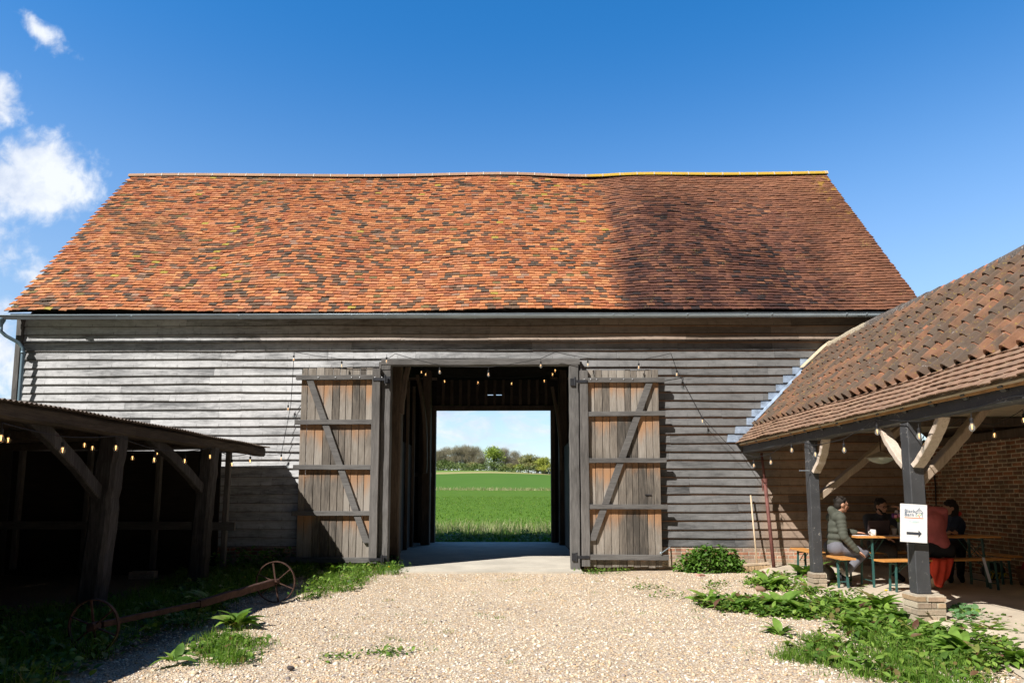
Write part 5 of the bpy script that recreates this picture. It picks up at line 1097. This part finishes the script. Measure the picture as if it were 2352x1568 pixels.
def rosette(c, n_, L0, L1, seed, up0=.15, up1=.95):
    r_ = np.random.default_rng(seed); pos = np.tile(np.array(c, float), (n_, 1))+np.c_[r_.normal(0, L1*.12, (n_, 2)), np.zeros(n_)]
    sc = r_.uniform(L0, L1, n_); return xf(pos, r_.uniform(0, 2*PI, n_), r_.uniform(up0, up1, n_), r_.normal(0, .25, n_), sc)
# dock plants: separate clumps
docks = [((1864, 1332), 26, .22, .42, 'largest dock plant, with upright glossy leaves at the foot of the farther black post'),
 ((1770, 1350), 22, .18, .34, 'spreading dock plant beside the brown rounded stone'),
 ((1620, 1386), 14, .15, .28, 'dock plant at the left tip of the leafy strip on the gravel'),
 ((1789, 1396), 18, .16, .34, 'dock plant with two tall upright leaves in the middle of the leafy strip'),
 ((1705, 1400), 14, .13, .25, 'low dock plant between the left tip and the middle of the leafy strip'),
 ((1845, 1412), 18, .14, .27, 'broad dock plant just right of the one with tall upright leaves'),
 ((2022, 1402), 22, .16, .32, 'bright dock plant to the left of the brick pier, by the dandelions'),
 ((2090, 1432), 24, .16, .32, 'dock plant in front of the brick pier with leaves over its base'),
 ((2150, 1425), 12, .12, .22, 'small round-leaved dock at the right corner of the brick pier'),
 ((1790, 1458), 14, .12, .22, 'reddish low dock plant alone on the gravel left of the grass patch'),
 ((2205, 1504), 22, .14, .28, 'grey-green dock plant at the right side of the grass patch'),
 ((2276, 1462), 18, .13, .26, 'dock plant at the right edge of the photo below the mallow'),
 ((1960, 1445), 18, .12, .26, 'dock plant at the top edge of the grass patch'),
 ((2330, 1520), 16, .12, .26, 'dock plant in the lower right corner of the yard'),
 ((1948, 1398), 14, .12, .24, 'dock plant halfway between the middle of the strip and the pier'),
 ((545, 1440), 20, .14, .30, 'dock plant at the edge of the shade, nearest the right wheel of the iron axle'),
 ((480, 1395), 22, .18, .36, 'large dark dock plant in the shade in front of the iron axle'),
 ((400, 1520), 8, .10, .22, 'small pale-leaved dock at the lower edge of the shade'),
 ((770, 1318), 20, .14, .30, 'sunlit dock in the tuft below the left barn door')]
for i, (p, n_, a_, b_, lab) in enumerate(docks):
    a_ *= 1.15; b_ *= 1.2; n_ = int(n_*1.25)
    c_ = PZ(*p, .01); scatter('dock_plant', *DOCK, rosette(c_, n_, a_, b_, 100+i), M_dock, smooth=True, label=lab, cat='plant', group='dock plants in the yard')
def cover(name, P, n_, tmpl, mat, smin, smax, seed, hz=.05, clump=0, tilt=(.0, .9), **kw):
    r_ = np.random.default_rng(seed); pos = patch(P, n_, seed, clump); pos[:, 2] = r_.uniform(0, 1, n_)**1.5*hz
    return scatter(name, *tmpl, xf(pos, r_.uniform(0, 2*PI, n_), r_.uniform(tilt[0], tilt[1], n_), r_.normal(0, .35, n_), r_.uniform(smin, smax, n_)), mat, smooth=True, kind='stuff', **kw)
def grassp(name, P, n_, mat, h0, h1, seed, clump=0, w_=1.0, **kw):
    r_ = np.random.default_rng(seed); pos = patch(P, n_, seed, clump) if isinstance(P, list) else P; n_ = len(pos); h = r_.uniform(h0, h1, n_)
    sc = np.c_[w_*np.ones(n_)*.22, h, h]
    return scatter(name, *BL, xf(pos, r_.uniform(0, 2*PI, n_), r_.normal(0, .25, n_), r_.normal(0, .25, n_), sc), mat, kind='stuff', **kw)
A_ = [(1715, 1335), (1790, 1322), (1900, 1322), (1960, 1345), (2010, 1372), (2070, 1385), (2000, 1392), (1900, 1375), (1780, 1362), (1725, 1352)]
B_ = [(1600, 1378), (1700, 1377), (1860, 1388), (2000, 1385), (2100, 1420), (2200, 1412), (2290, 1425), (2352, 1480), (2352, 1540), (2230, 1530), (2120, 1470), (1980, 1440), (1900, 1430), (1760, 1415), (1650, 1405)]
C_ = [(1790, 1505), (1850, 1470), (1930, 1440), (2060, 1440), (2160, 1470), (2250, 1520), (2240, 1566), (2120, 1590), (1980, 1550), (1900, 1525), (1810, 1525)]
W1 = cover('ground_weeds', A_, 2600, LEAF, M_weed, .03, .085, 1, .09, 22, label='low leafy weeds spreading round the foot of the farther black post', cat='weeds')
cover('ground_weeds', B_, 6500, LEAF, M_weed, .03, .09, 2, .08, 26, label='strip of mixed leafy weeds running across the gravel to the brick pier', cat='weeds')
cover('ground_weeds', C_, 1300, LEAF, M_weed, .03, .08, 3, .06, 20, label='leafy weeds growing through the grass at the lower right', cat='weeds')
cover('ground_weeds', B_, 1500, DOCK, M_dock, .07, .19, 41, .06, 9, (.1, .9), label='long narrow dock leaves mixed through the leafy strip on the gravel', cat='weeds')
cover('ground_weeds', C_, 200, DOCK, M_dock, .06, .17, 42, .06, 9, (.1, .9), label='long narrow dock leaves mixed through the grass at the lower right', cat='weeds')
cover('ground_weeds', A_, 500, DOCK, M_dock, .06, .17, 43, .08, 9, (.1, .9), label='long narrow leaves mixed through the weeds by the farther black post', cat='weeds')
grassp('grass', C_, 12000, M_grass, .02, .10, 4, 190, label='patch of fine green grass on the gravel at the lower right', cat='grass')
cover('mallow', [(2180, 1410), (2240, 1408), (2262, 1425), (2240, 1445), (2190, 1440)], 330, ROUND, M_mallow, .04, .08, 5, .12, label='pale green round-leaved mallow on the concrete right of the brick pier', cat='plant')
D_ = [(690, 1300), (760, 1296), (880, 1298), (925, 1306), (915, 1318), (850, 1326), (830, 1350), (770, 1362), (730, 1395), (690, 1378), (720, 1340), (705, 1318)]
cover('ground_weeds', D_, 2400, LEAF, M_weed, .03, .08, 6, .16, 24, label='sunlit leafy weeds in front of the left barn door', cat='weeds'); grassp('grass', D_, 4200, M_grass, .06, .22, 7, 40, label='bright grass tufts in front of the left barn door', cat='grass')
cover('mallow', [(850, 1298), (905, 1292), (922, 1305), (870, 1316)], 200, ROUND, M_mallow, .04, .09, 8, .18, label='blue-green round-leaved mallow at the foot of the left jamb', cat='plant')
E_ = [(440, 1310), (700, 1295), (705, 1325), (575, 1368), (500, 1410), (440, 1445), (330, 1478), (210, 1520), (80, 1600), (0, 1640), (-200, 1500), (0, 1420), (200, 1400), (330, 1370)]
cover('ground_weeds', E_, 7000, LEAF, M_weed, .04, .11, 9, .14, 24, label='dark weeds in the shade in front of the cart shed', cat='weeds'); grassp('grass', E_, 14000, M_grass, .08, .28, 10, 60, label='long dark grass in the shade in front of the cart shed', cat='grass')
F0 = [(440, 1300), (560, 1283), (690, 1283), (710, 1300), (640, 1322), (480, 1330)]
cover('ground_weeds', F0, 3200, LEAF, M_nettle, .05, .12, 11, .42, 30, label='tall dark nettles against the barn wall in the shade of the shed', cat='weeds')
H_ = [(450, 1500), (480, 1470), (530, 1462), (600, 1482), (660, 1488), (590, 1506), (540, 1525), (480, 1522)]
grassp('grass', H_, 1100, M_grass, .04, .16, 12, 70, label='sparse sunlit grass at the edge of the shade on the gravel', cat='grass'); cover('ground_weeds', H_, 500, LEAF, M_weed, .03, .08, 13, .05, 24, label='sparse sunlit weeds at the edge of the shade on the gravel', cat='weeds')
for k, P in enumerate([[(1338, 1308), (1470, 1306), (1470, 1322), (1340, 1318)], [(1455, 1345), (1520, 1342), (1525, 1352), (1460, 1352)], [(1630, 1340), (1658, 1336), (1660, 1350), (1632, 1352)], [(1700, 1300), (1790, 1305), (1800, 1325), (1690, 1318)], [(1480, 1365), (1555, 1362), (1556, 1372), (1482, 1372)], [(840, 1500), (915, 1497), (915, 1512), (842, 1512)], [(750, 1512), (800, 1508), (802, 1520), (752, 1522)], [(540, 1290), (545, 1290), (545, 1294), (540, 1294)]][:7]):
    nm = ['at the foot of the right barn door', 'in a thin line on the gravel in front of the right door', 'as a small round tuft between brick and dock plants', 'around the broom and the foot of the red pole', 'as a flat rosette on open gravel right of centre', 'as a dark flat patch in the central foreground', 'as a small flat patch left of the central foreground'][k]
    cover('ground_weeds', P, [320, 90, 140, 420, 60, 110, 70][k], LEAF, M_weed, .025, .06, 30+k, .05, 14, label='small weeds growing '+nm, cat='weeds')
rg = np.random.default_rng(77); n_ = 700
pos = np.c_[rg.uniform(-2.4, 4.0, n_), rg.uniform(4.6, 13.2, n_), np.zeros(n_)]; cl = rg.integers(0, 42, n_); cen = np.c_[rg.uniform(-2.4, 3.8, 42), rg.uniform(4.8, 13.2, 42)]; pos[:, :2] = cen[cl]+rg.normal(0, .06, (n_, 2))
grassp('grass', pos, n_, M_grass, .02, .05, 78, label='tiny scattered sprigs of grass in the open gravel', cat='grass')
# nettle bush at the wall
nb_ = empty('nettle_bush', PZ(1608, 1312, 0), 'leafy green nettle bush against the barn wall right of the right door', 'bush')
c0 = Vector((3.72, 13.52, 0)); rg = np.random.default_rng(5); n_ = 2600
u_ = rg.uniform(0, 2*PI, n_); e_ = np.arcsin(rg.uniform(0, 1, n_)); rr_ = rg.uniform(.55, 1.05, n_)**.6
pos = np.c_[c0.x+.64*rr_*np.cos(u_)*np.cos(e_)*(1+.15*np.sin(5*u_)), c0.y+.36*rr_*np.sin(u_)*np.cos(e_), .02+.47*rr_*np.sin(e_)*(1+.12*np.sin(3*u_+1))]
scatter('foliage', *LEAF, xf(pos, rg.uniform(0, 2*PI, n_), rg.uniform(-.8, .5, n_), rg.normal(0, .4, n_), rg.uniform(.05, .105, n_)), M_nettle, nb_, smooth=True)
mb = MB()
for i in range(34): a_ = i*2.4; q = .5*math.sqrt((i+1)/34); mb.tube([c0+Vector((q*math.cos(a_)*.8, q*.5*math.sin(a_), 0)), c0+Vector((q*math.cos(a_)*1.05, q*.6*math.sin(a_), .42-.25*q))], .005, 5)
mb.build('stems', M_stem, nb_)
# dandelions
M_dand = simple('dandelion_yellow', (.80, .58, .02), .6, 0, .1, 40)
for i, (p, lab) in enumerate((((2035, 1378), 'yellow dandelion left of the brick pier, the left one of the pair'), ((2058, 1373), 'yellow dandelion left of the brick pier, the one nearer the pier'), ((560, 1345), 'yellow dandelion glowing in the shade near the iron axle'), ((610, 1340), 'yellow dandelion in the shade just left of the right axle wheel'), ((892, 1318), 'yellow dandelion in the tuft by the left door jamb'))):
    c_ = PZ(*p, 0); dd = empty('dandelion', c_, lab, 'flower', 'dandelions'); mb = MB(); mb.tube([c_, c_+Vector((.01, 0, .13))], .003, 5); mb.build('stem', M_stem, dd); mb = MB(); mb.lathe([(.004, -.012), (.016, -.004), (.023, .006), (.015, .012), (0, .014)], c_+Vector((.01, 0, .14)), 12); mb.build('flower_head', M_dand, dd)
# pebbles standing proud of the gravel
ph = (1+5**.5)/2; ico = np.array([(-1, ph, 0), (1, ph, 0), (-1, -ph, 0), (1, -ph, 0), (0, -1, ph), (0, 1, ph), (0, -1, -ph), (0, 1, -ph), (ph, 0, -1), (ph, 0, 1), (-ph, 0, -1), (-ph, 0, 1)])/1.9
icf = [(0, 11, 5), (0, 5, 1), (0, 1, 7), (0, 7, 10), (0, 10, 11), (1, 5, 9), (5, 11, 4), (11, 10, 2), (10, 7, 6), (7, 1, 8), (3, 9, 4), (3, 4, 2), (3, 2, 6), (3, 6, 8), (3, 8, 9), (4, 9, 5), (2, 4, 11), (6, 2, 10), (8, 6, 7), (9, 8, 1)]
rg = np.random.default_rng(21); n_ = 56000; yv = 3.6+ (13.3-3.6)*rg.uniform(0, 1, n_)**1.75; xv = rg.uniform(-4.6, 4.6, n_)
sz_ = np.exp(rg.normal(math.log(.0088), .36, n_)); zv = np.array([gz(a_, b_) for a_, b_ in zip(xv, yv)])
scatter('loose_pebbles', ico, icf, xf(np.c_[xv, yv, zv+sz_*.15], rg.uniform(0, 6.28, n_), rg.uniform(-.4, .4, n_), rg.uniform(-.4, .4, n_), np.c_[sz_*rg.uniform(.8, 1.3, n_), sz_*rg.uniform(.8, 1.1, n_), sz_*.62]), M_pebble, smooth=True, label='pale flint pebbles loose on top of the gravel yard', cat='pebbles', kind='stuff')

# ================================================================== FIELD AND FAR TREES
rg = np.random.default_rng(31)
def fpos(n_, x0, x1, y0, y1, pw=1):
    y = y0+(y1-y0)*rg.uniform(0, 1, n_)**pw; x = x0+(x1-x0)*rg.uniform(0, 1, n_); return np.c_[x, y, [fz(a_, b_)-.03-(.05 if b_ < 24 else 0) for a_, b_ in zip(x, y)]]
def bigblades(name, pos, mat, h0, h1, w0, seed, **kw):
    r_ = np.random.default_rng(seed); n_ = len(pos); h = r_.uniform(h0, h1, n_); return scatter(name, *BL, xf(pos, r_.uniform(0, 2*PI, n_), r_.normal(0, .2, n_), r_.normal(0, .2, n_), np.c_[w0/.03*np.ones(n_), h, h]), mat, kind='stuff', **kw)
bigblades('grass', fpos(7000, -7, 5, 21.65, 26, 1.2), M_grass, .04, .18, .014, 1, label='rough green grass just outside the far doorway', cat='grass')
n_ = 5200; wp = fpos(n_, -7, 5, 21.6, 24.6, 1.0); hh = np.clip(.10+.13*np.sin(wp[:, 0]*2.1)+.10*np.sin(wp[:, 0]*5.3+1)+.06*np.sin(wp[:, 0]*11), .03, .5); wp[:, 2] += rg.uniform(0, 1, n_)*hh
scatter('ground_weeds', *LEAF, xf(wp, rg.uniform(0, 6.28, n_), rg.uniform(-.2, 1.0, n_), rg.normal(0, .4, n_), rg.uniform(.06, .15, n_)), M_weed, label='ragged leafy weeds in the barn shadow just beyond the far doorway', cat='weeds', kind='stuff')
bigblades('dry_grass', fpos(5200, -7, 5, 23.4, 28, 1), M_dry, .2, .62, .012, 2, label='tall straw-coloured grass standing beyond the far doorway', cat='grass')
bigblades('grass', fpos(26000, -18, 12, 25, 75, 1.6), M_grass, .04, .13, .05, 3, label='green crop and grass on the near part of the field', cat='grass')
bigblades('dry_grass', fpos(6500, -60, 40, 118.5, 121, 1), M_dry, .25, .75, .05, 4, label='pale line of dry grass crossing the green field', cat='grass')
rl = random.Random(17)
def leafm(name, cols): return leafmat(name, cols, .6, .12, .3)
MT = dict(bare=leafm('bare_twigs', [(0, (.20, .18, .13)), (.5, (.30, .27, .20)), (1, (.38, .35, .25))]), green=leafm('spring_green', [(0, (.16, .24, .04)), (.5, (.26, .36, .06)), (1, (.38, .46, .09))]), yell=leafm('yellow_green', [(0, (.22, .27, .05)), (.5, (.36, .40, .08)), (1, (.48, .50, .12))]),
          dark=leafm('dark_shrub', [(0, (.07, .11, .04)), (.6, (.13, .18, .06)), (1, (.22, .26, .10))]), olive=leafm('olive_leaf', [(0, (.19, .20, .08)), (.5, (.29, .29, .12)), (1, (.38, .37, .16))]))
M_bark = simple('bark', (.12, .10, .08), .9, 0, .3, .5)
def tree(px, ptop, d_, kind, wpx, lab, thin=1.0, trunk=True):
    base = PY(px, 1080, d_); x = base.x; z0 = fz(x, d_)-.3; top = PY(px, ptop, d_).z; H = top-z0; wd = wpx*1.55*d_/1568/2
    t = empty('tree', (x, d_, z0), lab, 'tree', 'trees along the far edge of the field'); mb = MB(); r0 = .03*H
    lobes = []
    for i in range(9 if kind != 'dark' else 5):
        a_ = rl.uniform(0, 2*PI); e_ = rl.uniform(.30, .84) if kind in ('bare', 'green', 'yell', 'olive') else rl.uniform(.15, .75); q = rl.uniform(.2, .62)*math.sin(PI*min(.95, e_*.95+.05))**.6
        lobes.append((Vector((x+wd*q*math.cos(a_), d_+wd*q*math.sin(a_), z0+H*e_)), rl.uniform(.40, .6)*wd, rl.uniform(.13, .24)*H))
    lobes.append((Vector((x, d_, z0+H*.84)), .4*wd, .15*H))
    mb.tube([(x, d_, z0-.5), (x+.02*H, d_, z0+.3*H), (x, d_, z0+.6*H)], [r0, r0*.75, r0*.35], 8)
    for c_, _, _ in lobes: b0 = Vector((x, d_, z0+H*rl.uniform(.22, .5))); mb.tube([b0, b0.lerp(c_, .5)+Vector((0, 0, .03*H)), c_], [r0*.4, r0*.25, r0*.08], 5)
    if trunk: mb.build('trunk', M_bark, t)
    rgx = np.random.default_rng(int(px*7+ptop)); P = []
    per = int((300 if kind != 'bare' else 420)*thin)
    for c_, rw, rh in lobes:
        u = rgx.normal(0, 1, (per, 3)); u /= np.linalg.norm(u, axis=1)[:, None]; u *= rgx.uniform(.35, 1.12, (per, 1)); P.append(np.array(c_)+u*np.array([rw, rw, rh]))
    P = np.concatenate(P); n_ = len(P)
    if kind == 'bare':
        L_ = rgx.uniform(.05, .13, n_)*H; scatter('crown', np.array([(-.018, 0, -.5), (.018, 0, -.5), (.006, 0, .5), (-.006, 0, .5), (0, .018, -.3), (0, -.018, -.3), (.0, 0, .6)]), [(0, 1, 2, 3), (4, 5, 6)], xf(P, rgx.uniform(0, 6.28, n_), rgx.normal(0, .45, n_), rgx.normal(0, .45, n_), np.c_[L_*1.6, L_*1.6, L_]), MT[kind], t)
    else:
        s_ = rgx.uniform(.28, .62, n_)*(H/11)**.5; scatter('crown', *LEAF, xf(P, rgx.uniform(0, 6.28, n_), rgx.uniform(-1.2, 1.2, n_), rgx.normal(0, .6, n_), s_*1.3), MT[kind], t)
    return t
T_ = [(1004, 1032, 352, 'bare', 34, 'bare grey tree at the left end of the wood seen through the barn'), (1012, 1056, 340, 'dark', 34, 'dark green shrub at the left end of the wood'), (1030, 1026, 356, 'bare', 38, 'tall bare tree, second from the left in the wood'),
 (1034, 1058, 340, 'dark', 36, 'dark shrub under the second bare tree'), (1050, 1022, 350, 'bare', 34, 'tall pale bare tree left of the centre of the wood'), (1068, 1020, 354, 'bare', 38, 'tallest bare tree in the middle of the wood'), (1060, 1062, 338, 'dark', 34, 'dark low bush in front of the tall bare trees'),
 (1088, 1023, 350, 'bare', 36, 'bare tree just left of the big green tree'), (1082, 1060, 340, 'olive', 34, 'olive bush below the bare trees'), (1104, 1034, 345, 'bare', 30, 'smaller bare tree touching the big green tree'), (1102, 1064, 337, 'dark', 30, 'dark bush left of the big green tree trunk'),
 (1135, 1023, 342, 'green', 46, 'big round bright green tree in the middle of the wood'), (1128, 1060, 336, 'dark', 32, 'dark bush under the big round green tree'), (1160, 1027, 352, 'bare', 36, 'bare tree just right of the big green tree'), (1152, 1062, 338, 'dark', 28, 'small dark bush right of the green tree'),
 (1180, 1034, 350, 'bare', 34, 'lower bare tree right of centre'), (1172, 1064, 338, 'olive', 30, 'olive shrub in front of the lower bare tree'), (1214, 1041, 330, 'olive', 44, 'open olive-brown tree with a visible trunk right of centre'), (1196, 1066, 334, 'yell', 26, 'small yellowish bush left of the olive tree'), (1196, 1046, 348, 'bare', 30, 'bare tree behind the yellowish bush'),
 (1250, 1050, 322, 'yell', 40, 'yellow-green round tree near the right jamb of the far doorway'), (1234, 1062, 334, 'olive', 28, 'low olive tree between the open tree and the yellow-green tree'), (1278, 1054, 318, 'yell', 36, 'yellow-green tree at the right end, half hidden by the far jamb'), (1232, 1048, 345, 'bare', 28, 'thin bare tree behind the yellow-green tree'),
 (975, 1028, 350, 'bare', 40, 'bare tree left of the far doorway opening'), (945, 1034, 350, 'dark', 46, 'dark tree hidden beyond the left side of the far doorway'), (1310, 1056, 316, 'green', 40, 'green tree beyond the right side of the far doorway')]
for a_ in T_: tree(*a_)
hp_ = np.c_[rg.uniform(-75, 60, 9000), rg.uniform(322, 352, 9000), np.zeros(9000)]; hp_[:, 2] = [fz(a_, b_)-.2+max(0, 3.4+1.3*math.sin(a_*.31)+.9*math.sin(a_*.83+1))*q**.7 for a_, b_, q in zip(hp_[:, 0], hp_[:, 1], rg.uniform(0, 1, 9000))]
s_ = rg.uniform(.5, 1.0, 9000); scatter('hedge', *LEAF, xf(hp_, rg.uniform(0, 6.28, 9000), rg.uniform(-1.2, 1.2, 9000), rg.normal(0, .6, 9000), s_), MT['dark'], label='low continuous hedge and scrub along the foot of the far wood', cat='hedge', kind='stuff')
# bare tree beyond the left corner
bt = empty('bare_tree', (-30.2, 40, 0), 'thin bare tree top showing beyond the left corner of the barn', 'tree'); mb = MB(); rb = random.Random(6)
def branch(p, d_, L_, r_, k):
    q = p+d_*L_; mb.tube([p, p.lerp(q, .5)+Vector((rb.gauss(0, .04), 0, rb.gauss(0, .04)))*L_, q], [r_, r_*.8, r_*.6], 5)
    if k:
        for _ in range(3 if k > 1 else 4): nd_ = (d_+Vector((rb.gauss(0, .5), rb.gauss(0, .5), rb.uniform(0, .35)))).normalized(); branch(q, nd_, L_*rb.uniform(.55, .8), r_*.55, k-1)
branch(Vector((-30.2, 40, 0)), Vector((.02, 0, 1)), 2.6, .14, 4); tk = mb.build('trunk', M_bark, bt)
